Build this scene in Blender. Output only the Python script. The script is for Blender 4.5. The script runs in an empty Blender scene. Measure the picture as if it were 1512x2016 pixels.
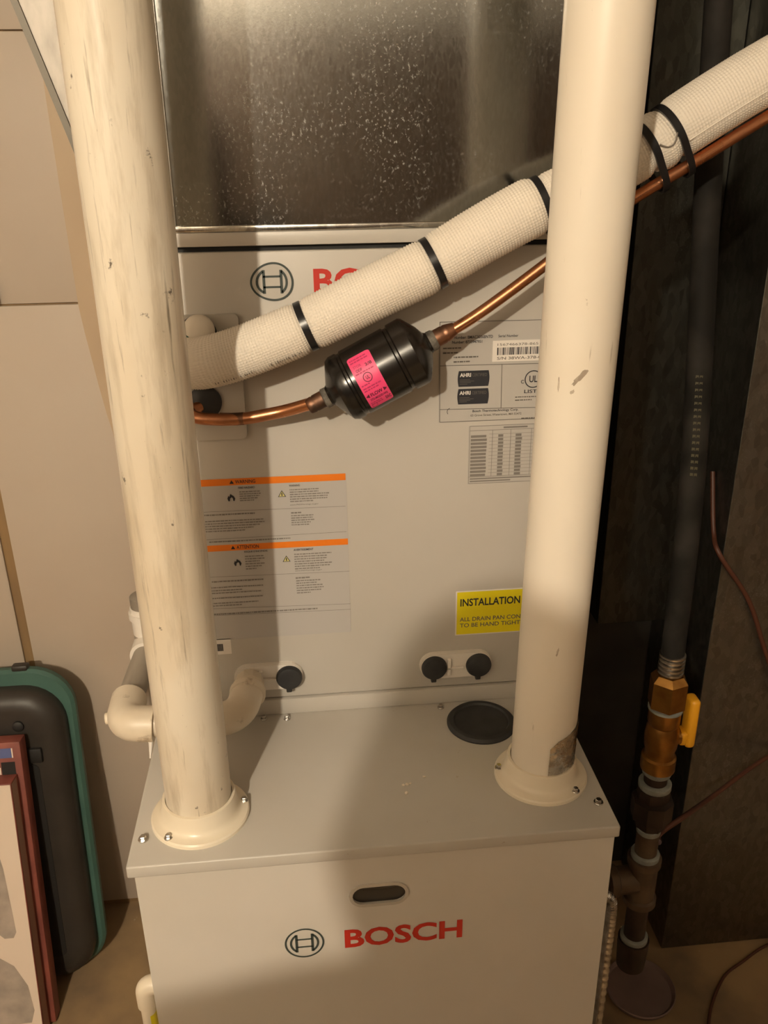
import bpy, bmesh, math, random
from mathutils import Vector, Matrix

random.seed(7)
PI = math.pi
scene = bpy.context.scene
COL = scene.collection

# ------------------------------------------------------------------ camera
cam_d = bpy.data.cameras.new('camera')
cam = bpy.data.objects.new('camera', cam_d)
COL.objects.link(cam)
_p, _y, _r = 0.3987670538797472, -0.09471952171904625, -0.01287895417249393
_f = Vector((0, math.cos(_p), -math.sin(_p)))
_u = Vector((0, math.sin(_p), math.cos(_p)))
_x = Vector((1, 0, 0))
_Z = Matrix.Rotation(_y, 3, 'Z')
_f, _u, _x = _Z @ _f, _Z @ _u, _Z @ _x
_R = math.cos(_r) * _x + math.sin(_r) * _u
_U = math.cos(_r) * _u - math.sin(_r) * _x
cam.matrix_world = Matrix(((_R.x, _U.x, -_f.x, -0.05758), (_R.y, _U.y, -_f.y, -0.7115),
                           (_R.z, _U.z, -_f.z, 1.57827), (0, 0, 0, 1)))
cam_d.sensor_fit = 'VERTICAL'
cam_d.sensor_height = 36.0
cam_d.sensor_width = 27.0
cam_d.lens = 1690.999 / 2016 * 36
cam_d.clip_start = 0.02
scene.camera = cam

# ------------------------------------------------------------------ light
world = bpy.data.worlds.new('world')
scene.world = world
world.use_nodes = True
world.node_tree.nodes['Background'].inputs[0].default_value = (1.0, 0.8, 0.58, 1)
world.node_tree.nodes['Background'].inputs[1].default_value = 0.02
scene.view_settings.view_transform = 'Standard'
scene.view_settings.look = 'None'
scene.view_settings.gamma = 1.0
scene.view_settings.use_curve_mapping = False
scene.view_settings.exposure = 0.0

LAMP = Vector((-0.75, -2.00, 2.25))
BULB_W = 150.0
BULB_C = (1.0, 0.86, 0.66)

# ------------------------------------------------------------------ materials
MATS = {}


def mat(name, col, rough=0.5, metal=0.0, col2=None, scale=8.0, detail=4.0, lo=0.4, hi=0.65,
        stretch=(1, 1, 1), bump=0.0, bscale=60.0, spec=0.5, rough2=None, kind='noise', specks=None, coat=0.0):
    m = bpy.data.materials.new(name)
    m.use_nodes = True
    nt = m.node_tree
    b = nt.nodes['Principled BSDF']
    b.inputs['Base Color'].default_value = (*col, 1)
    b.inputs['Roughness'].default_value = rough
    b.inputs['Metallic'].default_value = metal
    b.inputs['Specular IOR Level'].default_value = spec
    b.inputs['Coat Weight'].default_value = coat
    tc = nt.nodes.new('ShaderNodeTexCoord')
    mp = nt.nodes.new('ShaderNodeMapping')
    mp.inputs['Scale'].default_value = stretch
    nt.links.new(tc.outputs['Object'], mp.inputs['Vector'])
    last = None
    if col2 is not None:
        if kind == 'voronoi':
            n = nt.nodes.new('ShaderNodeTexVoronoi')
            n.inputs['Scale'].default_value = scale
            out = n.outputs['Color']
            bw = nt.nodes.new('ShaderNodeSeparateColor')
            nt.links.new(out, bw.inputs[0])
            fac_src = bw.outputs[0]
        else:
            n = nt.nodes.new('ShaderNodeTexNoise')
            n.inputs['Scale'].default_value = scale
            n.inputs['Detail'].default_value = detail
            fac_src = n.outputs['Fac']
        nt.links.new(mp.outputs[0], n.inputs['Vector'])
        mr = nt.nodes.new('ShaderNodeMapRange')
        mr.inputs['From Min'].default_value = lo
        mr.inputs['From Max'].default_value = hi
        nt.links.new(fac_src, mr.inputs['Value'])
        mx = nt.nodes.new('ShaderNodeMix')
        mx.data_type = 'RGBA'
        mx.inputs['A'].default_value = (*col, 1)
        mx.inputs['B'].default_value = (*col2, 1)
        nt.links.new(mr.outputs[0], mx.inputs['Factor'])
        last = mx.outputs['Result']
        if rough2 is not None:
            m2 = nt.nodes.new('ShaderNodeMix')
            m2.inputs['A'].default_value = rough
            m2.inputs['B'].default_value = rough2
            nt.links.new(mr.outputs[0], m2.inputs['Factor'])
            nt.links.new(m2.outputs['Result'], b.inputs['Roughness'])
    for scol, sscale, slo, shi, sstretch in (specks if isinstance(specks, list) else [specks] if specks else []):
        mp2 = nt.nodes.new('ShaderNodeMapping')
        mp2.inputs['Scale'].default_value = sstretch
        mp2.inputs['Location'].default_value = (sscale * 0.37, sscale * 0.11, sscale * 0.23)
        nt.links.new(tc.outputs['Object'], mp2.inputs['Vector'])
        n2 = nt.nodes.new('ShaderNodeTexNoise')
        n2.inputs['Scale'].default_value = sscale
        n2.inputs['Detail'].default_value = 6
        n2.inputs['Roughness'].default_value = 0.65
        nt.links.new(mp2.outputs[0], n2.inputs['Vector'])
        r2 = nt.nodes.new('ShaderNodeMapRange')
        r2.inputs['From Min'].default_value = slo
        r2.inputs['From Max'].default_value = shi
        nt.links.new(n2.outputs['Fac'], r2.inputs['Value'])
        x2 = nt.nodes.new('ShaderNodeMix')
        x2.data_type = 'RGBA'
        if last is not None:
            nt.links.new(last, x2.inputs['A'])
        else:
            x2.inputs['A'].default_value = (*col, 1)
        x2.inputs['B'].default_value = (*scol, 1)
        nt.links.new(r2.outputs[0], x2.inputs['Factor'])
        last = x2.outputs['Result']
    if last is not None:
        nt.links.new(last, b.inputs['Base Color'])
    if bump > 0:
        n3 = nt.nodes.new('ShaderNodeTexNoise')
        n3.inputs['Scale'].default_value = bscale
        n3.inputs['Detail'].default_value = 3
        nt.links.new(mp.outputs[0], n3.inputs['Vector'])
        bp = nt.nodes.new('ShaderNodeBump')
        bp.inputs['Strength'].default_value = bump
        bp.inputs['Distance'].default_value = 0.002
        nt.links.new(n3.outputs['Fac'], bp.inputs['Height'])
        nt.links.new(bp.outputs[0], b.inputs['Normal'])
    MATS[name] = m
    return m


def galvanized(name, base, rough, sp_scale, white, bump=0.15, vscale=(1, 1, 0.35), var=0.8):
    """zinc sheet: spangle cells, vertical scuffs and pale oxide specks"""
    m = bpy.data.materials.new(name)
    m.use_nodes = True
    nt = m.node_tree
    b = nt.nodes['Principled BSDF']
    b.inputs['Metallic'].default_value = 1.0
    L = nt.links.new
    tc = nt.nodes.new('ShaderNodeTexCoord')
    mp = nt.nodes.new('ShaderNodeMapping')
    mp.inputs['Scale'].default_value = vscale
    L(tc.outputs['Object'], mp.inputs['Vector'])
    v = nt.nodes.new('ShaderNodeTexVoronoi')
    v.inputs['Scale'].default_value = sp_scale
    L(mp.outputs[0], v.inputs['Vector'])
    sep = nt.nodes.new('ShaderNodeSeparateColor')
    L(v.outputs['Color'], sep.inputs[0])
    n = nt.nodes.new('ShaderNodeTexNoise')
    n.inputs['Scale'].default_value = 9
    n.inputs['Detail'].default_value = 5
    L(tc.outputs['Object'], n.inputs['Vector'])
    mp2 = nt.nodes.new('ShaderNodeMapping')
    mp2.inputs['Scale'].default_value = (1, 1, 0.8)
    L(tc.outputs['Object'], mp2.inputs['Vector'])
    n2 = nt.nodes.new('ShaderNodeTexNoise')
    n2.inputs['Scale'].default_value = 300
    n2.inputs['Detail'].default_value = 4
    n2.inputs['Roughness'].default_value = 0.7
    L(mp2.outputs[0], n2.inputs['Vector'])
    # specks only where the big noise is high
    r1 = nt.nodes.new('ShaderNodeMapRange')
    r1.inputs['From Min'].default_value = 0.40
    r1.inputs['From Max'].default_value = 0.66
    L(n.outputs['Fac'], r1.inputs['Value'])
    r2 = nt.nodes.new('ShaderNodeMapRange')
    r2.inputs['From Min'].default_value = 0.55
    r2.inputs['From Max'].default_value = 0.70
    L(n2.outputs['Fac'], r2.inputs['Value'])
    mu = nt.nodes.new('ShaderNodeMath')
    mu.operation = 'MULTIPLY'
    L(r1.outputs[0], mu.inputs[0])
    L(r2.outputs[0], mu.inputs[1])
    mu2 = nt.nodes.new('ShaderNodeMath')
    mu2.operation = 'MULTIPLY'
    mu2.inputs[1].default_value = white
    L(mu.outputs[0], mu2.inputs[0])
    cr = nt.nodes.new('ShaderNodeMix')
    cr.data_type = 'RGBA'
    cr.inputs['A'].default_value = (base[0] * var, base[1] * var, base[2] * var, 1)
    cr.inputs['B'].default_value = (min(1, base[0] * (2 - var)), min(1, base[1] * (2 - var)), min(1, base[2] * (2 - var)), 1)
    L(sep.outputs[0], cr.inputs['Factor'])
    c2 = nt.nodes.new('ShaderNodeMix')
    c2.data_type = 'RGBA'
    c2.inputs['B'].default_value = (0.62, 0.63, 0.62, 1)
    L(cr.outputs['Result'], c2.inputs['A'])
    L(mu2.outputs[0], c2.inputs['Factor'])
    L(c2.outputs['Result'], b.inputs['Base Color'])
    inv = nt.nodes.new('ShaderNodeMath')
    inv.operation = 'SUBTRACT'
    inv.inputs[0].default_value = 1.0
    L(mu2.outputs[0], inv.inputs[1])
    L(inv.outputs[0], b.inputs['Metallic'])
    ro = nt.nodes.new('ShaderNodeMapRange')
    ro.inputs['To Min'].default_value = rough * 0.92
    ro.inputs['To Max'].default_value = rough * 1.12
    L(sep.outputs[1], ro.inputs['Value'])
    L(ro.outputs[0], b.inputs['Roughness'])
    bp = nt.nodes.new('ShaderNodeBump')
    bp.inputs['Strength'].default_value = bump
    bp.inputs['Distance'].default_value = 0.0006
    L(n2.outputs['Fac'], bp.inputs['Height'])
    L(bp.outputs[0], b.inputs['Normal'])
    MATS[name] = m
    return m


mat('concrete', (0.36, 0.24, 0.12), 0.9, col2=(0.16, 0.11, 0.07), scale=5, bump=0.3, bscale=40,
    specks=((0.5, 0.42, 0.32), 60, 0.68, 0.75, (1, 1, 1)))
mat('wall_brown', (0.30, 0.19, 0.085), 0.7, col2=(0.22, 0.14, 0.07), scale=30, stretch=(1, 1, .1))
mat('wall_paint', (0.51, 0.435, 0.355), 0.55, col2=(0.48, 0.40, 0.32), scale=3, bump=0.04, bscale=300,
    specks=((0.25, 0.17, 0.10), 26, 0.74, 0.80, (1, 1, 1)))
mat('trim_paint', (0.52, 0.40, 0.27), 0.6, col2=(0.48, 0.36, 0.24), scale=4)
mat('shaded_wall', (0.045, 0.038, 0.030), 0.9, col2=(0.025, 0.021, 0.017), scale=6)
mat('added_board_dark', (0.075, 0.045, 0.026), 0.6, col2=(0.05, 0.03, 0.018), scale=20, stretch=(1, 1, .1))
mat('added_board_brown', (0.20, 0.12, 0.065), 0.6, col2=(0.13, 0.075, 0.04), scale=20, stretch=(1, 1, .1))
mat('room_wall', (0.86, 0.83, 0.78), 0.85, col2=(0.82, 0.78, 0.72), scale=3)
mat('joist_wood', (0.74, 0.66, 0.54), 0.8, col2=(0.66, 0.57, 0.45), scale=14, stretch=(1, .12, 1))
mat('cabinet', (0.53, 0.50, 0.455), 0.38, col2=(0.50, 0.47, 0.42), scale=5, spec=0.5, bump=0.03, bscale=500)
mat('furnace_paint', (0.62, 0.585, 0.53), 0.38, col2=(0.585, 0.55, 0.49), scale=5, bump=0.03, bscale=500)
mat('cabinet_top', (0.52, 0.495, 0.45), 0.36, col2=(0.485, 0.455, 0.405), scale=6, spec=0.5,
    specks=((0.30, 0.20, 0.11), 38, 0.69, 0.74, (1, 1, 1)), bump=0.03, bscale=500)
mat('black_gap', (0.02, 0.02, 0.02), 0.8)
mat('pvc_old', (0.74, 0.675, 0.56), 0.33, col2=(0.60, 0.50, 0.36), scale=6, lo=0.45, hi=0.78, stretch=(1, 1, 0.6),
    specks=[((0.44, 0.37, 0.27), 20, 0.50, 0.78, (3.0, 3.0, 0.35)),
            ((0.20, 0.16, 0.11), 30, 0.600, 0.74, (5.0, 5.0, 0.22)),
            ((0.14, 0.11, 0.08), 70, 0.665, 0.72, (1.0, 1.0, 0.8))])
mat('pvc_clean', (0.80, 0.735, 0.63), 0.36, col2=(0.76, 0.67, 0.54), scale=4, lo=0.45, hi=0.75,
    specks=[((0.34, 0.27, 0.19), 26, 0.665, 0.78, (5.0, 5.0, 0.35)), ((0.28, 0.21, 0.14), 60, 0.70, 0.76, (1, 1, .7))])
mat('scuff', (0.33, 0.27, 0.21), 0.6, col2=(0.55, 0.47, 0.37), scale=90, lo=.4, hi=.62)
mat('pvc_flange', (0.82, 0.74, 0.60), 0.3, col2=(0.77, 0.68, 0.53), scale=9)
mat('pvc_fitting', (0.74, 0.66, 0.54), 0.4, col2=(0.66, 0.57, 0.44), scale=14,
    specks=((0.30, 0.22, 0.14), 38, 0.60, 0.74, (1, 1, 1)))
mat('pvc_grey', (0.34, 0.30, 0.25), 0.5, col2=(0.22, 0.19, 0.155), scale=18, stretch=(2, .3, 2))
mat('white_plastic', (0.78, 0.73, 0.67), 0.3, col2=(0.74, 0.69, 0.62), scale=5)
mat('black_rubber', (0.018, 0.018, 0.019), 0.55, col2=(0.03, 0.03, 0.03), scale=40)
mat('black_plastic', (0.012, 0.012, 0.013), 0.28)
mat('black_enamel', (0.009, 0.0075, 0.0065), 0.24, col2=(0.014, 0.011, 0.009), scale=10)
mat('copper', (0.72, 0.33, 0.17), 0.26, 1.0, col2=(0.42, 0.19, 0.10), scale=22, rough2=0.42, lo=0.45, hi=0.72)
mat('copper_scorched', (0.40, 0.20, 0.12), 0.4, 1.0, col2=(0.12, 0.08, 0.06), scale=35, rough2=0.6)
mat('solder_grey', (0.20, 0.18, 0.15), 0.7, 0.3, col2=(0.08, 0.07, 0.06), scale=90, bump=0.6, bscale=200)
mat('sleeve_white', (0.80, 0.735, 0.64), 0.62, col2=(0.76, 0.69, 0.59), scale=10)
mat('sleeve_print', (0.20, 0.17, 0.14), 0.7)
mat('steel', (0.62, 0.60, 0.57), 0.25, 1.0, col2=(0.42, 0.40, 0.37), scale=60)
mat('foil', (0.72, 0.69, 0.64), 0.16, 1.0, col2=(0.42, 0.39, 0.35), scale=70, rough2=0.34, bump=1.0, bscale=110)
mat('brass', (0.42, 0.215, 0.055), 0.28, 1.0, col2=(0.28, 0.135, 0.035), scale=30, rough2=0.4)
mat('black_iron', (0.045, 0.028, 0.02), 0.5, 0.5, col2=(0.025, 0.017, 0.012), scale=30)
mat('malleable_iron', (0.12, 0.08, 0.048), 0.5, 0.4, col2=(0.075, 0.048, 0.03), scale=30)
mat('thread_tape', (0.27, 0.285, 0.26), 0.7, col2=(0.20, 0.21, 0.19), scale=60, bump=0.5, bscale=160)
mat('yellow_handle', (0.60, 0.27, 0.008), 0.5)
mat('csst_jacket', (0.010, 0.009, 0.0075), 0.75, spec=0.15, col2=(0.024, 0.021, 0.018), scale=20)
mat('yellow_print', (0.055, 0.047, 0.02), 0.6)
mat('ink', (0.020, 0.020, 0.026), 0.6)
mat('ink_grey', (0.13, 0.115, 0.10), 0.6)
mat('ink_soft', (0.205, 0.185, 0.165), 0.6)
mat('ink_green', (0.045, 0.06, 0.055), 0.45)
mat('logo_red', (0.52, 0.028, 0.015), 0.45)
mat('label_paper', (0.47, 0.45, 0.43), 0.42)
mat('plate_paper', (0.49, 0.465, 0.43), 0.4)
mat('white_paper', (0.78, 0.73, 0.67), 0.5)
mat('orange_print', (0.80, 0.20, 0.012), 0.45)
mat('yellow_label', (0.78, 0.66, 0.01), 0.42)
mat('pale_yellow', (0.62, 0.56, 0.22), 0.5)
mat('pink_label', (0.88, 0.08, 0.22), 0.45, col2=(0.80, 0.06, 0.19), scale=30)
mat('pink_ink', (0.12, 0.01, 0.035), 0.6)
mat('pink_ink_soft', (0.50, 0.03, 0.12), 0.6)
mat('teal_plastic', (0.058, 0.135, 0.11), 0.5, col2=(0.048, 0.115, 0.094), scale=8)
mat('charcoal_plastic', (0.034, 0.029, 0.024), 0.45, col2=(0.027, 0.023, 0.019), scale=12, bump=0.08, bscale=200)
mat('dark_recess', (0.014, 0.013, 0.012), 0.6)
mat('carton_red', (0.30, 0.085, 0.060), 0.5, col2=(0.20, 0.055, 0.042), scale=12)
mat('carton_white', (0.80, 0.68, 0.57), 0.5, col2=(0.78, 0.66, 0.55), scale=4)
mat('carton_side', (0.40, 0.27, 0.21), 0.6, col2=(0.34, 0.20, 0.155), scale=9, stretch=(1, 1, .3))
mat('carton_blue', (0.10, 0.13, 0.30), 0.5)
mat('carton_grey_print', (0.46, 0.39, 0.33), 0.6, col2=(0.30, 0.26, 0.22), scale=22, lo=.35, hi=.7)
mat('cable_brown', (0.085, 0.028, 0.014), 0.5)
mat('pink_lid', (0.22, 0.15, 0.135), 0.55, col2=(0.18, 0.12, 0.105), scale=10)
mat('crumb', (0.82, 0.74, 0.62), 0.9)
mat('clear_rim', (0.52, 0.48, 0.42), 0.15, spec=0.8)
mat('smoke', (0.05, 0.043, 0.036), 0.25)
mat('skin', (0.50, 0.27, 0.18), 0.6)
mat('dark_cloth', (0.020, 0.019, 0.022), 0.9)
mat('jeans', (0.03, 0.045, 0.08), 0.9)
mat('hair', (0.02, 0.014, 0.010), 0.6)
mat('porcelain', (0.8, 0.78, 0.74), 0.3)
galvanized('galv_plenum', (0.37, 0.37, 0.35), 0.15, 420, 0.75, bump=0.03, var=0.94)
mat('hem_shaded', (0.16, 0.145, 0.12), 0.55, 0.5)  # hem metal, with its edge shadow put into the dark tone
galvanized('galv_hem', (0.66, 0.65, 0.61), 0.2, 90, 0.3)
mat('boot_zinc', (0.46, 0.42, 0.37), 0.5, 0.25, col2=(0.34, 0.31, 0.27), scale=55, stretch=(1, 1, .4))
galvanized('galv_branch_shaded', (0.075, 0.075, 0.066), 0.45, 110, 0.08, vscale=(1, 1, 0.4), var=0.8)  # darkened copy of the duct zinc, shade painted into the base
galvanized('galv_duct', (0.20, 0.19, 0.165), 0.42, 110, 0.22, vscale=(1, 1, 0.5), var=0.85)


# ------------------------------------------------------------------ helpers
def link(o, parent=None):
    COL.objects.link(o)
    if parent is not None:
        o.parent = parent
        o.matrix_parent_inverse = Matrix.Identity(4)
        if parent.type == 'EMPTY' or True:
            # every part is modelled in world coordinates
            w = Matrix.Identity(4)
            p = parent
            chain = []
            while p is not None:
                chain.append(p)
                p = p.parent
            for q in reversed(chain):
                w = w @ q.matrix_parent_inverse @ q.matrix_basis
            o.matrix_parent_inverse = w.inverted()
    return o


def obj(name, bm, material, parent=None, smooth=None):
    me = bpy.data.meshes.new(name)
    bm.normal_update()
    bm.to_mesh(me)
    bm.free()
    me.materials.append(MATS[material])
    if smooth is not None:
        for p in me.polygons:
            p.use_smooth = True
        try:
            me.set_sharp_from_angle(angle=math.radians(smooth))
        except Exception:
            pass
    o = bpy.data.objects.new(name, me)
    link(o, parent)
    return o


def thing(name, label, cat, loc, group=None):
    o = bpy.data.objects.new(name, None)
    COL.objects.link(o)
    o.location = loc
    o.empty_display_size = 0.05
    tag(o, label, cat, group)
    return o


def tag(o, label, cat, group=None):
    o['label'] = label
    o['category'] = cat
    if group:
        o['group'] = group
    return o


def struct(o):
    o['kind'] = 'structure'
    return o


def box(x0, x1, y0, y1, z0, z1, bev=0.0, seg=2, bm=None):
    own = bmesh.new()
    bmesh.ops.create_cube(own, size=1.0)
    for v in own.verts:
        v.co = Vector(((x0 + x1) / 2 + v.co.x * (x1 - x0), (y0 + y1) / 2 + v.co.y * (y1 - y0),
                       (z0 + z1) / 2 + v.co.z * (z1 - z0)))
    if bev > 0:
        bmesh.ops.bevel(own, geom=own.edges[:], offset=bev, segments=seg, profile=0.5, affect='EDGES')
    if bm is None:
        return own
    me = bpy.data.meshes.new('tmp')
    own.to_mesh(me)
    own.free()
    bm.from_mesh(me)
    bpy.data.meshes.remove(me)
    return bm


def frame_of(d):
    d = d.normalized()
    a = Vector((0, 0, 1)) if abs(d.z) < 0.9 else Vector((0, 1, 0))
    s = a.cross(d).normalized()
    t = d.cross(s).normalized()
    return s, t


def lathe(p, d, prof, seg=40, bm=None, phase=0.0, cap=True):
    """prof: (distance along d, radius)"""
    if bm is None:
        bm = bmesh.new()
    p = Vector(p)
    d = Vector(d).normalized()
    s, t = frame_of(d)
    rings = []
    for a, r in prof:
        if r < 1e-6:
            rings.append([bm.verts.new(p + d * a)])
        else:
            rings.append([bm.verts.new(p + d * a + (s * math.cos(phase + 2 * PI * k / seg) + t * math.sin(phase + 2 * PI * k / seg)) * r)
                          for k in range(seg)])
    for i in range(len(rings) - 1):
        A, B = rings[i], rings[i + 1]
        for k in range(seg):
            k2 = (k + 1) % seg
            if len(A) == 1 and len(B) == 1:
                continue
            if len(A) == 1:
                bm.faces.new((A[0], B[k2], B[k]))
            elif len(B) == 1:
                bm.faces.new((A[k], A[k2], B[0]))
            else:
                bm.faces.new((A[k], A[k2], B[k2], B[k]))
    if cap:
        if len(rings[0]) > 1:
            bm.faces.new(list(reversed(rings[0])))
        if len(rings[-1]) > 1:
            bm.faces.new(rings[-1])
    bmesh.ops.recalc_face_normals(bm, faces=bm.faces[:])
    return bm


def catmull(pts, n=8):
    P = [Vector(p) for p in pts]
    P = [P[0] * 2 - P[1]] + P + [P[-1] * 2 - P[-2]]
    out = []
    for i in range(1, len(P) - 2):
        for k in range(n):
            t = k / n
            a, b, c, d = P[i - 1], P[i], P[i + 1], P[i + 2]
            out.append(0.5 * ((2 * b) + (c - a) * t + (2 * a - 5 * b + 4 * c - d) * t * t + (3 * b - a - 3 * c + d) * t ** 3))
    out.append(P[-2])
    return out


def tube(path, r, seg=20, bm=None, cap=True, rfun=None, up=None):
    if bm is None:
        bm = bmesh.new()
    path = [Vector(p) for p in path]
    n = len(path)
    rings = []
    s_prev = None
    for i, p in enumerate(path):
        d = (path[min(i + 1, n - 1)] - path[max(i - 1, 0)]).normalized()
        if s_prev is None:
            s, t = frame_of(d)
        else:
            s = (s_prev - d * s_prev.dot(d)).normalized()
            t = d.cross(s).normalized()
        s_prev = s
        ring = []
        for k in range(seg):
            a = 2 * PI * k / seg
            rr = r if rfun is None else rfun(i, k, a, s, t)
            ring.append(bm.verts.new(p + (s * math.cos(a) + t * math.sin(a)) * rr))
        rings.append(ring)
    for i in range(n - 1):
        for k in range(seg):
            k2 = (k + 1) % seg
            bm.faces.new((rings[i][k], rings[i][k2], rings[i + 1][k2], rings[i + 1][k]))
    if cap:
        bm.faces.new(list(reversed(rings[0])))
        bm.faces.new(rings[-1])
    bmesh.ops.recalc_face_normals(bm, faces=bm.faces[:])
    return bm


def bend(p0, corner, p1, rad, n=8):
    """straight - rounded corner - straight path"""
    p0, c, p1 = Vector(p0), Vector(corner), Vector(p1)
    a, b = c + (p0 - c).normalized() * rad, c + (p1 - c).normalized() * rad
    out = [p0]
    for k in range(n + 1):
        t = k / n
        out.append((1 - t) ** 2 * a + 2 * t * (1 - t) * c + t * t * b)
    out.append(p1)
    return out


def plate(outer, holes, y0, y1, axis='Y', bm=None):
    """flat plate from a 2D outline with holes, extruded from y0 to y1; 2D = (x,z) for Y, (x,y) for Z, (y,z) for X"""
    if bm is None:
        bm = bmesh.new()

    def co(u, v, w):
        return {'Y': (u, w, v), 'Z': (u, v, w), 'X': (w, u, v)}[axis]
    loops = []
    edges = []
    for lp in [outer] + holes:
        vs = [bm.verts.new(co(u, v, y0)) for u, v in lp]
        es = [bm.edges.new((vs[i], vs[(i + 1) % len(vs)])) for i in range(len(vs))]
        loops.append(vs)
        edges += es
    res = bmesh.ops.triangle_fill(bm, edges=edges, use_beauty=True, use_dissolve=False)
    faces = [g for g in res['geom'] if isinstance(g, bmesh.types.BMFace)]
    ext = bmesh.ops.extrude_face_region(bm, geom=faces)
    dv = Vector(co(0, 0, y1 - y0))
    for g in ext['geom']:
        if isinstance(g, bmesh.types.BMVert):
            g.co += dv
    bmesh.ops.recalc_face_normals(bm, faces=bm.faces[:])
    return bm


def stadium(cx, cz, w, h, n=10):
    r = h / 2
    L = w / 2 - r
    out = []
    for k in range(n + 1):
        a = -PI / 2 + PI * k / n
        out.append((cx + L + r * math.cos(a), cz + r * math.sin(a)))
    for k in range(n + 1):
        a = PI / 2 + PI * k / n
        out.append((cx - L + r * math.cos(a), cz + r * math.sin(a)))
    return out


def rrect(x0, x1, z0, z1, r, n=5):
    out = []
    for cx, cz, a0 in ((x1 - r, z0 + r, -PI / 2), (x1 - r, z1 - r, 0), (x0 + r, z1 - r, PI / 2), (x0 + r, z0 + r, PI)):
        for k in range(n + 1):
            a = a0 + PI / 2 * k / n
            out.append((cx + r * math.cos(a), cz + r * math.sin(a)))
    return out


def circle(cx, cz, r, n=32):
    return [(cx + r * math.cos(2 * PI * k / n), cz + r * math.sin(2 * PI * k / n)) for k in range(n)]


def text_bm(s, w, h, bold=0.0):
    """lettering as a flat mesh, bounding box scaled to w x h, origin bottom-left, in the xy plane"""
    cu = bpy.data.curves.new('t', 'FONT')
    cu.body = s
    cu.fill_mode = 'FRONT'
    cu.resolution_u = 3
    cu.offset = bold
    o = bpy.data.objects.new('t', cu)
    COL.objects.link(o)
    dg = bpy.context.evaluated_depsgraph_get()
    me = bpy.data.meshes.new_from_object(o.evaluated_get(dg))
    bpy.data.objects.remove(o)
    bpy.data.curves.remove(cu)
    bm = bmesh.new()
    bm.from_mesh(me)
    bpy.data.meshes.remove(me)
    xs = [v.co.x for v in bm.verts]
    ys = [v.co.y for v in bm.verts]
    x0, x1, y0, y1 = min(xs), max(xs), min(ys), max(ys)
    for v in bm.verts:
        v.co = Vector(((v.co.x - x0) / max(1e-9, x1 - x0) * w, (v.co.y - y0) / max(1e-9, y1 - y0) * h, 0))
    return bm


def text_y(name, s, x, z, w, h, y, material, parent, bold=0.0):
    bm = text_bm(s, w, h, bold)
    for v in bm.verts:
        v.co = Vector((x + v.co.x, y, z + v.co.y))
    return obj(name, bm, material, parent)


def rect_y(bm, x0, x1, z0, z1, y):
    vs = [bm.verts.new((x0, y, z0)), bm.verts.new((x1, y, z0)), bm.verts.new((x1, y, z1)), bm.verts.new((x0, y, z1))]
    bm.faces.new(vs)


def line_y(bm, a, b, w, y):
    a, b = Vector((a[0], a[1])), Vector((b[0], b[1]))
    d = (b - a).normalized()
    n = Vector((-d.y, d.x)) * w / 2
    bm.faces.new([bm.verts.new((q.x, y, q.y)) for q in (a - n, b - n, b + n, a + n)])


def screw(name, p, n, r, parent, flat=True):
    """hex washer-head screw with a slot"""
    n = Vector(n).normalized()
    bm = lathe(Vector(p), n, [(0, r), (0.0012, r), (0.0016, r * .95)], 24)
    lathe(Vector(p), n, [(0.0016, r * .68), (0.0046, r * .66), (0.0052, r * .56)], 6, bm)
    o = obj(name, bm, 'steel', parent)
    return o


# ------------------------------------------------------------------ the room
H = 0.89          # furnace height
YC = 0.2471       # face of the coil cabinet
WY = 0.8063       # back wall
struct(obj('floor', box(-2.0, 2.0, -3.0, 1.1, -0.1, 0.0), 'concrete'))
wb = struct(obj('wall_back', box(-2.0, 2.0, WY, WY + 0.1, 0.0, 2.40), 'wall_brown'))
for (x0, x1, z0, z1) in ((-0.612, -0.300, 0.015, 1.3455), (-0.612, -0.300, 1.3485, 1.7490), (-0.612, -0.300, 1.7510, 2.39),
                         (-1.22, -0.630, 0.015, 1.3455), (-1.22, -0.630, 1.3485, 2.39), (-1.99, -1.24, 0.015, 2.39)):
    obj('wall_panel', box(x0, x1, WY - 0.006, WY + 0.001, z0, z1, 0.0015), 'wall_paint', wb, 40)
obj('wall_panel', box(-0.298, 1.99, WY - 0.004, WY + 0.001, 0.0, 2.39), 'shaded_wall', wb)  # near-black board: shade of the deep gap put into its colour
obj('wall_latch', box(-0.590, -0.5515, WY - 0.022, WY - 0.006, 1.352, 1.384, 0.003), 'black_iron', wb, 40)
# tan trim board with a warped lower end
tp = [(-0.4262, 2.39), (-0.4258, 1.668), (-0.4245, 1.50), (-0.4228, 1.3434), (-0.4190, 1.30), (-0.4140, 1.2566), (-0.4082, 1.205),
      (-0.4016, 1.156), (-0.385, 1.06), (-0.355, 0.95), (-0.312, 0.95), (-0.312, 2.39)]
struct(obj('trim_1', plate(tp, [], WY - 0.020, WY - 0.0065), 'trim_paint'))
struct(obj('ceiling', box(-2.0, 2.0, -3.0, 0.9, 2.40, 2.46), 'room_wall'))
wl = struct(obj('wall_left', box(-2.1, -2.0, -3.0, 0.9, 0, 2.46), 'room_wall'))
obj('added_dark_board', box(-2.0, -1.985, -2.98, 0.80, 0.0, 1.25), 'added_board_brown', wl)  # unseen dark board, added to weaken bounced light low down
wr = struct(obj('wall_right', box(2.0, 2.1, -3.0, 0.9, 0, 2.46), 'room_wall'))
obj('added_dark_board', box(1.985, 2.0, -2.98, 0.80, 0.0, 1.25), 'added_board_brown', wr)  # opposite board, likewise added to cut the low fill light
wf = struct(obj('wall_front', box(-2.1, 2.1, -3.1, -3.0, 0, 2.46), 'room_wall'))
obj('added_dark_board', box(-1.99, 1.99, -3.0, -2.985, 0.0, 2.12), 'added_board_dark', wf)  # unseen board, added so that the duct metal reflects dark
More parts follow.
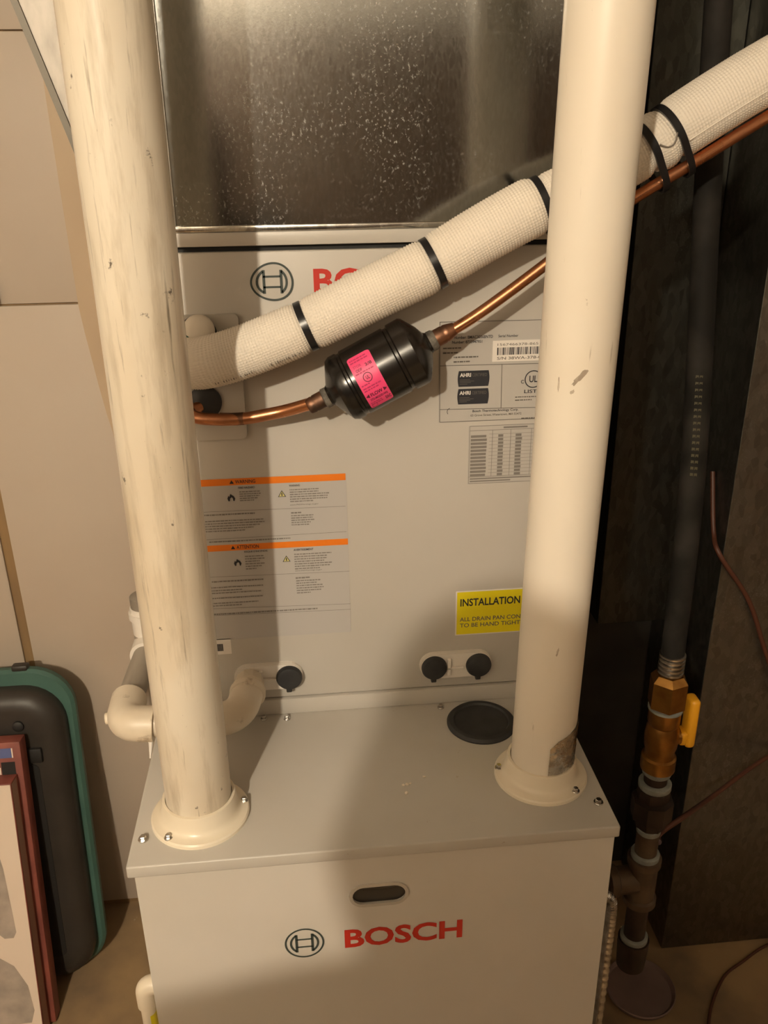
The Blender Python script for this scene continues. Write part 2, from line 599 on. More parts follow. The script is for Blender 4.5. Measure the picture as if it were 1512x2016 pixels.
for k in range(7):
    x = -1.5 + k * 0.5
    struct(obj('trim_%d' % (k + 2), box(x - 0.02, x + 0.02, -2.99, 0.02, 2.30, 2.40), 'joist_wood'))

# ceiling lamp (out of frame, the light of the room)
lt = thing('ceiling_lamp', 'bare bulb in a porcelain holder hanging under the ceiling joists', 'lamp', (LAMP.x, LAMP.y, 2.40))
obj('lamp_holder', lathe((LAMP.x, LAMP.y, LAMP.z + 0.062), (0, 0, 1), [(-0.035, 0.018), (0.0, 0.022), (0.03, 0.05), (0.048, 0.055)], 32), 'porcelain', lt, 40)
obj('lamp_cord', tube([(LAMP.x, LAMP.y, LAMP.z + 0.10), (LAMP.x, LAMP.y, 2.40)], 0.004, 8), 'black_rubber', lt)
ld = bpy.data.lights.new('bulb', 'POINT')
ld.energy = BULB_W
ld.color = BULB_C
ld.shadow_soft_size = 0.026
lo = bpy.data.objects.new('bulb', ld)
lo.location = LAMP
COL.objects.link(lo)
lo.parent = lt
lo.matrix_parent_inverse = Matrix.Translation(-Vector(lt.location))

# ------------------------------------------------------------------ furnace
fu = thing('furnace', 'light grey steel furnace cabinet with red lettering on its door', 'furnace', (0, 0.36, 0))
obj('cabinet_body', box(-0.2625, 0.2625, 0.024, 0.72, 0.02, 0.876, 0.002), 'furnace_paint', fu, 40)
obj('plinth', box(-0.255, 0.255, 0.05, 0.70, 0.0, 0.02), 'black_gap', fu)
# top panel with folded lip
bm = box(-0.2668, 0.2668, -0.0045, 0.722, 0.8745, H, 0.0022, 3)
obj('top_panel', bm, 'cabinet_top', fu, 40)
SLOT = (-0.001, 0.8175)
door = obj('door', plate([(-0.2602, 0.03), (0.2630, 0.03), (0.2630, 0.8735), (-0.2602, 0.8735)],
                         [stadium(SLOT[0], SLOT[1], 0.0625, 0.0285, 10)], 0.0005, 0.0225), 'furnace_paint', fu)
rim = plate(stadium(SLOT[0], SLOT[1], 0.0665, 0.0325, 10), [stadium(SLOT[0], SLOT[1], 0.0590, 0.0250, 10)], -0.0014, 0.0012)
obj('slot_grommet', rim, 'clear_rim', door, 40)
obj('slot_window', plate(stadium(SLOT[0], SLOT[1], 0.0615, 0.0275, 10), [], 0.0035, 0.0060), 'smoke', door, 40)
bm = box(SLOT[0] - 0.018, SLOT[0] + 0.018, -0.0004, 0.0035, SLOT[1] + 0.0075, SLOT[1] + 0.0115, 0.0008)
obj('slot_latch', bm, 'smoke', door, 40)


def stroke(bm, pts, w, y, closed=False):
    P = [Vector(p) for p in pts]
    n = len(P)
    L, R = [], []
    for i in range(n):
        a = P[(i - 1) % n] if (closed or i > 0) else P[i]
        b = P[(i + 1) % n] if (closed or i < n - 1) else P[i]
        d = (b - a).normalized()
        nn = Vector((-d.y, d.x)) * w / 2
        L.append(bm.verts.new((P[i].x + nn.x, y, P[i].y + nn.y)))
        R.append(bm.verts.new((P[i].x - nn.x, y, P[i].y - nn.y)))
    for i in range(n if closed else n - 1):
        j = (i + 1) % n
        bm.faces.new((R[i], R[j], L[j], L[i]))


def emblem(cx, cz, rx, rz, y, parent, bow=0.0):
    """ring with an armature sign inside"""
    bm = bmesh.new()

    def E(u, v):
        return (cx + u * rx + bow * rx * (v * v) * 0.3, cz + v * rz + bow * rz * 0.22 * (1 - u * u) * (1 if v > 0 else 0.2))
    stroke(bm, [E(math.cos(2 * PI * k / 64), math.sin(2 * PI * k / 64)) for k in range(64)], 0.0022, y, True)
    a = math.radians(52)
    for s in (-1, 1):
        arc = [E(s * 0.72 * math.cos(-a + 2 * a * k / 16), 0.72 * math.sin(-a + 2 * a * k / 16)) for k in range(17)]
        stroke(bm, arc, 0.0026, y)
        stroke(bm, [E(s * 0.42, -0.64), E(s * 0.42, 0.64)], 0.0030, y)
    for v in (-0.27, 0.27):
        stroke(bm, [E(-0.42, v), E(0.42, v)], 0.0022, y)
    bmesh.ops.recalc_face_normals(bm, faces=bm.faces[:])
    return obj('emblem', bm, 'ink_green', parent)


emblem(-0.0864, 0.7536, 0.0212, 0.0212, 0.0001, door)
text_y('lettering', 'BOSCH', -0.0410, 0.7398, 0.1352, 0.0284, 0.0001, 'logo_red', door, 0.028)
for p in ((-0.2544, 0.0346), (0.2545, 0.0348)):
    screw('screw', (p[0], p[1], H), (0, 0, 1), 0.0056, fu)
for p in ((-0.0996, 0.2335), (0.105, 0.2345), (-0.1298, 0.2365)):
    screw('screw', (p[0], p[1], H), (0, 0, 1), 0.0046, fu)
# rubber plug
cp = obj('plug', lathe((0.152, 0.1955, H - 0.001), (0, 0, 1), [(0, 0.0445), (0.003, 0.0445), (0.0062, 0.0415), (0.0066, 0.036), (0.004, 0.0345), (0.0036, 0.0)], 56, cap=False), 'black_rubber', fu, 40)
# plaster crumbs
for i, (x, y, r) in enumerate(((0.0389, 0.0746, 0.0030), (0.0634, 0.1000, 0.0022), (0.0420, 0.0890, 0.0030), (0.0370, 0.0885, 0.0022), (0.0455, 0.0905, 0.0017))):
    b = bmesh.new()
    bmesh.ops.create_icosphere(b, subdivisions=1, radius=r)
    for v in b.verts:
        v.co = v.co * random.uniform(0.75, 1.15)
        v.co.z = max(v.co.z * 0.45, -r * 0.3)
        v.co += Vector((x, y, H + r * 0.3))
    o = obj('plaster_crumb', b, 'crumb')
    tag(o, 'tiny pale plaster crumb lying on the furnace top', 'crumb', 'plaster crumbs on the furnace top')

# ------------------------------------------------------------------ coil cabinet
co = thing('coil_cabinet', 'grey sheet-metal evaporator coil cabinet with stickers, standing on the furnace', 'cabinet', (0.036, 0.45, H))
XL, XR = -0.186, 0.259
obj('cabinet_body', box(XL, XR, YC + 0.012, 0.71, H + 0.0002, 1.499, 0.002), 'cabinet', co, 40)
panel = obj('front_panel', box(XL, XR, YC, YC + 0.012, 0.9150, 1.4805, 0.0020, 3), 'cabinet', co, 40)
obj('top_rail', box(XL, XR, YC - 0.001, YC + 0.012, 1.4862, 1.5005, 0.0016, 2), 'cabinet', co, 40)
obj('gap_shade', box(XL + 0.001, XR - 0.001, YC + 0.0085, YC + 0.012, 1.4800, 1.4866), 'black_gap', co)  # black strip standing for the shade inside the open gap
obj('bottom_rail', box(XL, XR, YC - 0.0035, YC + 0.012, H + 0.0002, 0.9135, 0.0016, 2), 'cabinet', co, 40)
# connection plate at the refrigerant lines
cpl = obj('connection_plate', plate(rrect(-0.1855, -0.1235, 1.2748, 1.4165, 0.006), [], YC - 0.006, YC), 'cabinet', co)
bpy.context.view_layer.update()
obj('grommet', lathe((-0.1670, YC - 0.006, 1.3200), (0, -1, 0), [(0, 0.0185), (0.004, 0.0185), (0.007, 0.015), (0.0075, 0.006)], 32), 'black_rubber', cpl, 40)
obj('grommet', lathe((-0.168, YC - 0.006, 1.395), (0, -1, 0), [(0, 0.021), (0.004, 0.021), (0.007, 0.017), (0.0075, 0.006)], 32), 'black_rubber', cpl, 40)

EP = 0.0006


def drain_pad(x0, x1, cz, caps):
    pad = obj('drain_port', plate(stadium((x0 + x1) / 2, cz, x1 - x0, 0.0365, 12), [], YC - 0.005, YC), 'white_plastic', co)
    bm = plate(stadium((x0 + x1) / 2, cz, x1 - x0 - 0.001, 0.0360, 12),
               [circle(c, cz, 0.0160, 28) for c in caps], YC - 0.0085, YC - 0.005)
    obj('raised_rim', bm, 'white_plastic', pad)
    for c in caps:
        cb = lathe((c, YC - 0.005, cz), (0, -1, 0), [(0, 0.0168), (0.007, 0.0168), (0.010, 0.0152), (0.011, 0.012), (0.011, 0.0)], 36, cap=False)
        # small pull tab under the cap
        box(c - 0.0045, c + 0.0025, YC - 0.0145, YC - 0.0085, cz - 0.0205, cz - 0.0145, 0.001, 1, cb)
        obj('port_cap', cb, 'black_rubber', pad, 40)
    # rib between the ports
    xm = (x0 + x1) / 2
    bm = box(xm - 0.012, xm + 0.010, YC - 0.0125, YC - 0.0085, cz - 0.0035, cz - 0.0005, 0.0008)
    box(xm - 0.012, xm - 0.007, YC - 0.0125, YC - 0.0085, cz - 0.0125, cz + 0.0125, 0.0008, 1, bm)
    obj('rib', bm, 'white_plastic', pad)
    return pad


drain_pad(0.0775, 0.1735, 0.9515, (0.0962, 0.1552))
drain_pad(-0.1640, -0.0755, 0.9515, (-0.0932,))

emblem(-0.0850, 1.4480, 0.0222, 0.0188, YC - 0.0012, panel, bow=0.35)
bm = plate(circle(-0.0846, 1.4485, 0.0228, 40), [], YC - 0.0010, YC)
for v in bm.verts:
    v.co.z = 1.4485 + (v.co.z - 1.4485) * 0.86
obj('emblem_base', bm, 'cabinet', panel, 40)
text_y('lettering', 'BOSCH', -0.0400, 1.4345, 0.1352, 0.0270, YC - 0.0003, 'logo_red', panel, 0.028)

# --- stickers
warn = obj('warning_label', plate(rrect(-0.1855, -0.0112, 1.0080, 1.2255, 0.002), [], YC - 0.0004, YC), 'label_paper', co)
rate = obj('rating_label', plate(rrect(0.0985, 0.2480, 1.2825, 1.4005, 0.001), [], YC - 0.0003, YC), 'plate_paper', co)
tabl = obj('data_table_label', plate(rrect(0.1350, 0.2380, 1.2035, 1.2775, 0.0005), [], YC - 0.0003, YC), 'plate_paper', co)
inst = obj('installation_label', plate(rrect(0.1245, 0.2560, 0.9925, 1.0575, 0.001), [], YC - 0.0004, YC), 'white_paper', co)
smal = obj('barcode_label', plate(rrect(-0.1855, -0.1645, 0.9865, 1.0090, 0.0005), [], YC - 0.0004, YC), 'white_paper', co)
YP = YC - 0.0006
bm = bmesh.new()
rect_y(bm, 0.1262, 0.2545, 0.9940, 1.0560, YP)
obj('yellow_print', bm, 'yellow_label', inst)
bm = bmesh.new()
for i in range(9):
    x = -0.1825 + i * 0.0007 * 1.3
    rect_y(bm, x, x + 0.0005 + 0.0003 * (i % 2), 0.9915, 1.0020, YP)
obj('barcode_print', bm, 'ink', smal)
bm = bmesh.new()
rect_y(bm, -0.1850, -0.0120, 1.2165, 1.2250, YP)
rect_y(bm, -0.1850, -0.0115, 1.1318, 1.1400, YP)
obj('orange_bars', bm, 'orange_print', warn)

TXT = [('w', 'WARNING', -0.1421, 1.2185, 0.0236, 0.0045, 'ink'),
       ('w', 'ATTENTION', -0.1469, 1.1338, 0.0269, 0.0047, 'ink'),
       ('w', 'FIRE HAZARD', -0.1391, 1.2118, 0.0196, 0.0025, 'ink'),
       ('w', 'WARNING:', -0.0794, 1.2115, 0.0132, 0.0026, 'ink'),
       ('w', "RISQUE D'INCENDIE", -0.1382, 1.1279, 0.0282, 0.0027, 'ink'),
       ('w', 'AVERTISSEMENT', -0.0784, 1.1270, 0.0242, 0.0028, 'ink'),
       ('w', 'www.P65Warnings.ca.gov', -0.0795, 1.1868, 0.0339, 0.0022, 'ink_grey'),
       ('w', 'www.P65Warnings.ca.gov', -0.078, 1.0985, 0.0332, 0.0022, 'ink_grey'),
       ('r', 'Number: BMAC3036BNTD', 0.1156, 1.3804, 0.0445, 0.0035, 'ink'),
       ('r', 'Serial Number', 0.1664, 1.3809, 0.023, 0.0029, 'ink'),
       ('r', 'Number: 8733947951', 0.1134, 1.3752, 0.0345, 0.0033, 'ink'),
       ('r', 'Bosch Thermotechnology Corp.', 0.1391, 1.2931, 0.0547, 0.0037, 'ink'),
       ('r', '65 Grove Street, Watertown, MA 02472', 0.1368, 1.2885, 0.0609, 0.0031, 'ink_grey'),
       ('r', 'LISTED', 0.1997, 1.3145, 0.0256, 0.0042, 'ink'),
       ('r', 'C', 0.1951, 1.3262, 0.0036, 0.0043, 'ink'),
       ('i', 'INSTALLATION', 0.1305, 1.0353, 0.0783, 0.0111, 'ink'),
       ('i', 'ALL DRAIN PAN CONNECTIONS', 0.1303, 1.0131, 0.1205, 0.0061, 'ink_grey'),
       ('i', 'TO BE HAND TIGHTENED', 0.1305, 1.0042, 0.1017, 0.0061, 'ink_grey')]
KEY = {'w': warn, 'r': rate, 'i': inst}
for k, s, x, z, w, h, c in TXT:
    text_y('lettering', s, x, z, w, h, YP - 0.0002, c, KEY[k], (0.022 if k == 'i' else 0.012) if c == 'ink' else (0.014 if k == 'i' else 0.006))

# the illegible small print: rows of word-sized marks
PARA = [('w', -0.1382, 1.2085, 0.025, 5, 0.0028, 0.0015), ('w', -0.079, 1.2081, 0.047, 6, 0.003, 0.0016), ('w', -0.0788, 1.1786, 0.0122, 1, 0.0027, 0.0023),
        ('w', -0.079, 1.1746, 0.0305, 5, 0.003, 0.0016), ('w', -0.1816, 1.1808, 0.0597, 1, 0.0026, 0.0022), ('w', -0.1836, 1.1724, 0.0732, 5, 0.0033, 0.0016),
        ('w', -0.1789, 1.1454, 0.0974, 1, 0.0027, 0.002), ('w', -0.1379, 1.1239, 0.0245, 6, 0.0034, 0.0017), ('w', -0.078, 1.1231, 0.0498, 7, 0.0033, 0.0017),
        ('w', -0.0778, 1.0909, 0.0175, 1, 0.0028, 0.0024), ('w', -0.0774, 1.0866, 0.0352, 6, 0.0034, 0.0017), ('w', -0.1806, 1.0918, 0.0631, 1, 0.0028, 0.0024),
        ('w', -0.1819, 1.0834, 0.0707, 2, 0.0042, 0.0017), ('w', -0.1826, 1.0756, 0.0622, 1, 0.0042, 0.0017), ('w', -0.1833, 1.0685, 0.0636, 1, 0.0042, 0.0017),
        ('w', -0.1839, 1.0614, 0.0738, 2, 0.0035, 0.0017), ('w', -0.1827, 1.0462, 0.1304, 1, 0.0036, 0.0022), ('r', 0.103, 1.3710, 0.0268, 2, 0.0053, 0.0020),
        ('r', 0.1154, 1.3604, 0.0294, 2, 0.0052, 0.0020), ('r', 0.1892, 1.3108, 0.0365, 2, 0.0037, 0.0014), ('r', 0.1978, 1.2849, 0.0246, 1, 0.0037, 0.0018)]
prints = {'w': bmesh.new(), 'r': bmesh.new()}
for k, x, z, w, n, pitch, h in PARA:
    for i in range(n):
        x1 = x + w * (1 if n == 1 else random.uniform(0.72, 1.0) if i < n - 1 else random.uniform(.45, .7))
        u = x
        zz = z - i * pitch
        while u < x1 - 0.0008:
            l = min(random.uniform(0.0012, 0.0052), x1 - u)
            rect_y(prints[k], u, u + l, zz - h * random.uniform(.74, .92), zz, YP - 0.0002)
            u += l + 0.0006
bm = prints['w']
for a, b in (((-0.1837, 1.1842), (-0.0132, 1.183)), ((-0.1847, 1.1480), (-0.013, 1.1494)), ((-0.1844, 1.0976), (-0.0107, 1.0952)),
             ((-0.1846, 1.0536), (-0.0107, 1.0491)), ((-0.1838, 1.0437), (-0.0109, 1.0411))):
    line_y(bm, a, b, 0.0005, YP - 0.0002)
obj('small_print', bm, 'ink_soft', warn)
bm = prints['r']
for a, b in (((0.0998, 1.3504), (0.247, 1.3490)), ((0.1005, 1.2988), (0.247, 1.2964)), ((0.1719, 1.3497), (0.1728, 1.2977)),
             ((0.0991, 1.4), (0.247, 1.3989)), ((0.0991, 1.4), (0.1003, 1.2834)), ((0.1003, 1.2834), (0.247, 1.2834))):
    line_y(bm, a, b, 0.0007, YP - 0.0002)
obj('small_print', bm, 'ink_grey', rate)
# flames and warning triangles
for cx, cz in ((-0.1480, 1.2010), (-0.1470, 1.1155)):
    bm = bmesh.new()
    pr = [(-.0036, -.0045), (-.0047, -.001), (-.0033, .0026), (-.0022, .001), (-.0008, .0048), (.0012, .003), (.0030, .0018), (.0045, -.0012), (.0034, -.0045),
          (.0022, -.0042), (.0022, -.0015), (.0004, .0006), (-.0016, -.0012), (-.0020, -.0042)]
    f = bm.faces.new([bm.verts.new((cx + a, YP - 0.0002, cz + b)) for a, b in pr])
    bmesh.ops.triangulate(bm, faces=bm.faces[:])
    obj('flame_print', bm, 'ink', warn)
for cx, cz in ((-0.0883, 1.2030), (-0.0877, 1.1170)):
    bm = bmesh.new()
    bm.faces.new([bm.verts.new((cx + a, YP - 0.0002, cz + b)) for a, b in ((-.0048, -.0040), (.0048, -.0040), (0, .0044))])
    obj('triangle_print', bm, 'ink', warn)
    bm = bmesh.new()
    bm.faces.new([bm.verts.new((cx + a, YP - 0.0004, cz + b)) for a, b in ((-.0036, -.0033), (.0036, -.0033), (0, .0030))])
    obj('triangle_fill_print', bm, 'pale_yellow', warn)
    bm = bmesh.new()
    rect_y(bm, cx - .0006, cx + .0006, cz - .0026, cz + .0014, YP - 0.0006)
    obj('alert_print', bm, 'ink', warn)
for cx, cz in ((-0.1462, 1.2206), (-0.1512, 1.1360)):
    bm = bmesh.new()
    bm.faces.new([bm.verts.new((cx + a, YP - 0.0002, cz + b)) for a, b in ((-.0026, -.0022), (.0026, -.0022), (0, .0024))])
    obj('alert_print', bm, 'ink', warn)
# serial sticker with bars
ser = obj('serial_sticker_print', plate(rrect(0.1602, 0.2400, 1.3530, 1.3772, 0.0004), [], YP - 0.0005, YP), 'white_paper', rate)
bm = bmesh.new()
x = 0.1655
while x < 0.2330:
    w = random.choice((0.0005, 0.0005, 0.0009, 0.0014))
    rect_y(bm, x, x + w, 1.3606, 1.3692, YP - 0.0007)
    x += w + random.choice((0.0006, 0.0007, 0.0012))
obj('barcode_print', bm, 'ink', rate)
text_y('lettering', 'S/N 38WA-378-0015', 0.1657, 1.3552, 0.0621, 0.0033, YP - 0.0007, 'ink_grey', rate, 0.01)
text_y('lettering', '1567466378-8651000', 0.1657, 1.3712, 0.0621, 0.0028, YP - 0.0007, 'ink_grey', rate, 0.0)
# certification marks
bm = bmesh.new()
for z0, z1 in ((1.3250, 1.3435), (1.3040, 1.3224)):
    o_ = []
    for k in range(9):
        a = -0.5 + k / 8
        o_.append((0.1572 + 0.0012 * math.cos(a * PI) - 0.0006, (z0 + z1) / 2 + (z1 - z0) * a))
    for k in range(9):
        a = 0.5 - k / 8
        o_.append((0.1212 - 0.0012 * math.cos(a * PI) + 0.0006, (z0 + z1) / 2 + (z1 - z0) * a))
    bm.faces.new([bm.verts.new((u, YP - 0.0002, v)) for u, v in o_])
bmesh.ops.triangulate(bm, faces=bm.faces[:])
obj('certified_mark_print', bm, 'ink', rate)
for z in (1.3365, 1.3154):
    text_y('lettering', 'AHRI', 0.1230, z, 0.0130, 0.0045, YP - 0.0005, 'white_paper', rate, 0.03)
    text_y('lettering', 'CERTIFIED', 0.1375, z + 0.0003, 0.0172, 0.0036, YP - 0.0005, 'ink_grey', rate, 0.0)
    bm = bmesh.new()
    for q, w in ((0.0030, 0.012), (0.0048, 0.017), (0.0064, 0.013), (0.0082, 0.009)):
        rect_y(bm, 0.1230, 0.1230 + w, z - q - 0.0005, z - q, YP - 0.0005)
    obj('small_print', bm, 'ink_grey', rate)
bm = bmesh.new()
stroke(bm, [(0.2098 + 0.0098 * math.cos(2 * PI * k / 40), 1.3310 + 0.0098 * math.sin(2 * PI * k / 40)) for k in range(40)], 0.0012, YP - 0.0002, True)
bmesh.ops.recalc_face_normals(bm, faces=bm.faces[:])
obj('listing_mark_print', bm, 'ink', rate)
text_y('lettering', 'UL', 0.2050, 1.3272, 0.0096, 0.0080, YP - 0.0002, 'ink', rate, 0.02)
# pen tick
bm = bmesh.new()
stroke(bm, [(0.1120, 1.3000), (0.1095, 1.2985), (0.1088, 1.2955), (0.1098, 1.2930)], 0.0006, YP - 0.0004)
obj('pen_mark', bm, 'ink', rate)
# table
bm = bmesh.new()
TX0, TX1, TZ0, TZ1 = 0.1365, 0.2365, 1.2045, 1.2768
for z in (TZ0, TZ0 + 0.0085, TZ1, TZ1 - 0.0055):
    line_y(bm, (TX0, z), (TX1, z), 0.0006, YP - 0.0002)
for x in (TX0, 0.1640, 0.1860, 0.2110, TX1):
    line_y(bm, (x, TZ0 + (0 if x in (TX0, TX1) else 0.0085)), (x, TZ1 - (0 if x in (TX0, TX1) else 0.0055)), 0.0005, YP - 0.0002)
rows = 12
for i in range(rows):
    z = TZ1 - 0.0105 - i * (TZ1 - 0.0105 - TZ0 - 0.0085) / rows
    line_y(bm, (0.1600, z), (TX1, z), 0.00035, YP - 0.0002)
    for xa, xb in ((0.1380, 0.1575), (0.1710, 0.1780), (0.1920, 0.2000), (0.2150, 0.2260)):
        rect_y(bm, xa, xb - random.uniform(0, 0.001), z - 0.0038, z - 0.0007, YP - 0.0003)
rect_y(bm, 0.1770, 0.2060, TZ1 - 0.0038, TZ1 - 0.0018, YP - 0.0003)
rect_y(bm, 0.1380, 0.2250, TZ0 + 0.0052, TZ0 + 0.0068, YP - 0.0003)
rect_y(bm, 0.1380, 0.1880, TZ0 + 0.0020, TZ0 + 0.0036, YP - 0.0003)
obj('table_print', bm, 'ink_soft', tabl)

# ------------------------------------------------------------------ supply plenum and side boot
pl = thing('supply_plenum', 'spangled galvanized supply duct above the grey coil cabinet', 'duct', (0.036, 0.45, 1.50))
obj('duct_body', box(XL - 0.001, XR + 0.001, YC + 0.0035, 0.70, 1.5010, 2.395, 0.001, 1), 'galv_plenum', pl, 30)
obj('hem', box(XL - 0.002, XR + 0.002, YC + 0.0005, YC + 0.0035, 1.5008, 1.5070, 0.0010, 2), 'galv_hem', pl, 40)
obj('corner_seam', box(XL - 0.0035, XL + 0.006, YC + 0.0015, YC + 0.0060, 1.5072, 2.39, 0.001, 1), 'galv_hem', pl, 40)
bp_ = [(-0.1900, 1.44), (-0.2400, 1.47), (-0.2790, 1.535), (-0.3007, 1.6108), (-0.3346, 1.7264), (-0.4200, 2.02), (-0.4200, 2.395), (-0.1900, 2.395)]
boot = obj('side_boot', plate(bp_, [], 0.35, 0.62), 'boot_zinc', pl)
bm = bmesh.new()
edge = [Vector(p) for p in bp_[0:7]]
for i in range(len(edge) - 1):
    a, b = edge[i], edge[i + 1]
    d = (b - a).normalized()
    n = Vector((-d.y, d.x)) * 0.0035
    vs = []
    for y in (0.3465, 0.36):
        for q in (a - n * .8, b - n * .8, b + n * 1.2, a + n * 1.2):
            vs.append(bm.verts.new((q.x, y, q.y)))
    for f in ((0, 1, 2, 3), (7, 6, 5, 4), (0, 4, 5, 1), (1, 5, 6, 2), (2, 6, 7, 3), (3, 7, 4, 0)):
        bm.faces.new([vs[j] for j in f])
bmesh.ops.recalc_face_normals(bm, faces=bm.faces[:])
obj('boot_hem', bm, 'hem_shaded', boot)

# ------------------------------------------------------------------ return duct on the right
rd = thing('return_duct', 'dim galvanized return duct standing on the floor right of the gas line', 'duct', (0.86, 0.67, 0))
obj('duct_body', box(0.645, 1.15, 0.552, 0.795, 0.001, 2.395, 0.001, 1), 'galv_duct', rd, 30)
obj('duct_branch', box(0.50, 0.6445, 0.72, 0.795, 0.709, 2.39, 0.001, 1), 'galv_branch_shaded', rd, 30)

# ------------------------------------------------------------------ vent pipes
R = 0.036


def on_axis(a, b, z):
    a, b = Vector(a), Vector(b)
    return a + (b - a) * ((z - a.z) / (b.z - a.z))


def vent_pipe(label, a, b, m, fm, scr):
    t = thing('vent_pipe', label, 'pipe', (a[0], a[1], H), 'white vent pipes on the furnace')
    a, b = Vector(a), Vector(b)
    top = on_axis(a, b, 2.39)
    bot = on_axis(a, b, H + 0.006)
    # slightly irregular round pipe
    n = 30
    path = [bot.lerp(top, i / n) for i in range(n + 1)]
    obj('pipe', tube(path, R, 56), m, t, 60)
    fl = obj('flange', lathe((a.x, a.y, H), (0, 0, 1), [(0.0, 0.0545), (0.0036, 0.0545), (0.0052, 0.053), (0.0060, 0.0475), (0.0085, 0.0438), (0.0130, 0.0418),
                                                 (0.0265, 0.0408), (0.0285, 0.0398), (0.0288, R + 0.0008), (0.010, R + 0.0008)], 64, cap=False), fm, t, 35)
    for s in scr:
        d = Vector((s[0] - a.x, s[1] - a.y, 0))
        d = d.normalized() * 0.0492
        screw('screw', (a.x + d.x, a.y + d.y, H + 0.0048), (0, 0, 1), 0.0048, fl)
    return t


LP0, LP1 = (-0.1955, 0.0675, H), (-0.1915, 0.0470, 1.66)
RP0, RP1 = (0.2015, 0.0890, H), (0.2015, 0.0570, 1.66)
lp = vent_pipe('grimy scuffed white pipe rising from the furnace beside the drain elbow', LP0, LP1, 'pvc_old', 'pvc_flange',
               ((-0.2237, 0.0319), (-0.1453, 0.0786), (-0.22, 0.115)))
rp = vent_pipe('cleaner cream pipe with silver foil patch at its foot on the furnace', RP0, RP1, 'pvc_clean', 'pvc_flange',
               ((0.2291, 0.0546), (0.1527, 0.1007), (0.235, 0.125)))
# foil tape patch wrapped on the right pipe foot
bm = bmesh.new()
A0, A1 = math.radians(-95), math.radians(25)
nz, na = 14, 28
grid = []
for i in range(nz + 1):
    row = []
    for k in range(na + 1):
        u, v = k / na, i / nz
        ang = A0 + (A1 - A0) * u
        ztop = 0.966 + 0.012 * math.sin(min(1, u * 1.2) * PI / 2)
        if u < 0.12:
            ztop -= 0.008 * (1 - u / 0.12)
        z = 0.9195 + (ztop - 0.9195) * v
        c = on_axis(RP0, RP1, z)
        r = R + 0.0008 + random.uniform(0, 0.0010)
        row.append(bm.verts.new((c.x + r * math.cos(ang), c.y + r * math.sin(ang), z)))
    grid.append(row)
for i in range(nz):
    for k in range(na):
        bm.faces.new((grid[i][k], grid[i][k + 1], grid[i + 1][k + 1], grid[i + 1][k]))
obj('foil_patch', bm, 'foil', rp, 60)

# dark scuffs rubbed into the right pipe
for (za, ang, hz, hw, tilt) in ((1.386, -103, 0.0085, 0.0032, 0.75), (1.372, -112, 0.0022, 0.0018, 0.3), (1.088, -98, 0.006, 0.0012, 0.15), (1.378, -133, 0.008, 0.0010, 0.0)):
    bm = bmesh.new()
    vs = []
    for k in range(18):
        a = 2 * PI * k / 18
        rr_ = random.uniform(0.7, 1.15)
        dz = hz * math.sin(a) * rr_
        du = hw * math.cos(a) * rr_ + tilt * dz
        c = on_axis(RP0, RP1, za + dz)
        an = math.radians(ang) + du / R
        vs.append(bm.verts.new((c.x + (R + 0.0003) * math.cos(an), c.y + (R + 0.0003) * math.sin(an), za + dz)))
    bm.faces.new(vs)
    bmesh.ops.triangulate(bm, faces=bm.faces[:])
    obj('scuff_mark', bm, 'scuff', rp)

# ------------------------------------------------------------------ insulated suction line
SP = [(-0.182, 0.2400, 1.3715), (-0.177, 0.2150, 1.3710), (-0.158, 0.1940, 1.3750), (-0.117, 0.19, 1.386), (-0.047, 0.19, 1.412), (0.017, 0.19, 1.441), (0.081, 0.19, 1.470),
      (0.138, 0.19, 1.501), (0.189, 0.19, 1.526), (0.245, 0.19, 1.549), (0.293, 0.19, 1.574), (0.324, 0.19, 1.594), (0.367, 0.19, 1.620), (0.412, 0.19, 1.645),
      (0.50, 0.19, 1.69), (0.62, 0.19, 1.75), (0.80, 0.20, 1.83)]
cen = catmull(SP, 60)
# resample at a constant step
STEP = 0.00078
pts = [cen[0]]
acc = 0.0
for i in range(1, len(cen)):
    a, b = cen[i - 1], cen[i]
    l = (b - a).length
    while acc + l >= STEP:
        t = (STEP - acc) / l
        a = a.lerp(b, t)
        pts.append(a.copy())
        l = (b - a).length
        acc = 0.0
    acc += l


def idx_at_x(x):
    return min(range(len(pts)), key=lambda i: abs(pts[i].x - x))


su = thing('insulated_line', 'thick white foam-sleeved refrigerant line strapped with black ties, rising past the pipe', 'pipe', (-0.16, 0.2, 1.37))
tie_x = [-0.0505, 0.0825, 0.1915, 0.2960, 0.3185]
tie_i = [idx_at_x(x) for x in tie_x]
NA = 232


def sleeve(i0, i1, r0, r1, pinch0, pinch1, bump=0.0011, noslit=True):
    n = i1 - i0

    def rf(i, k, a, s, t):
        u = i / max(1, n)
        r = r0 + (r1 - r0) * u
        d0, d1 = i * STEP, (n - i) * STEP
        if pinch0:
            r -= 0.0035 * math.exp(-(d0 / 0.006) ** 2)
        if pinch1:
            r -= 0.0035 * math.exp(-(d1 / 0.006) ** 2)
        b = (1.0, 0.5, 0.0, 0.5)[i % 4] * (1.0, 0.55, 0.1, 0.55)[k % 4] - 0.25
        return r + bump * b * (0.0 if d0 < 0.002 or d1 < 0.002 else 1.0)
    bm = tube(pts[i0:i1 + 1], r0, NA, rfun=rf)
    return obj('foam_sleeve', bm, 'sleeve_white', su, 70)


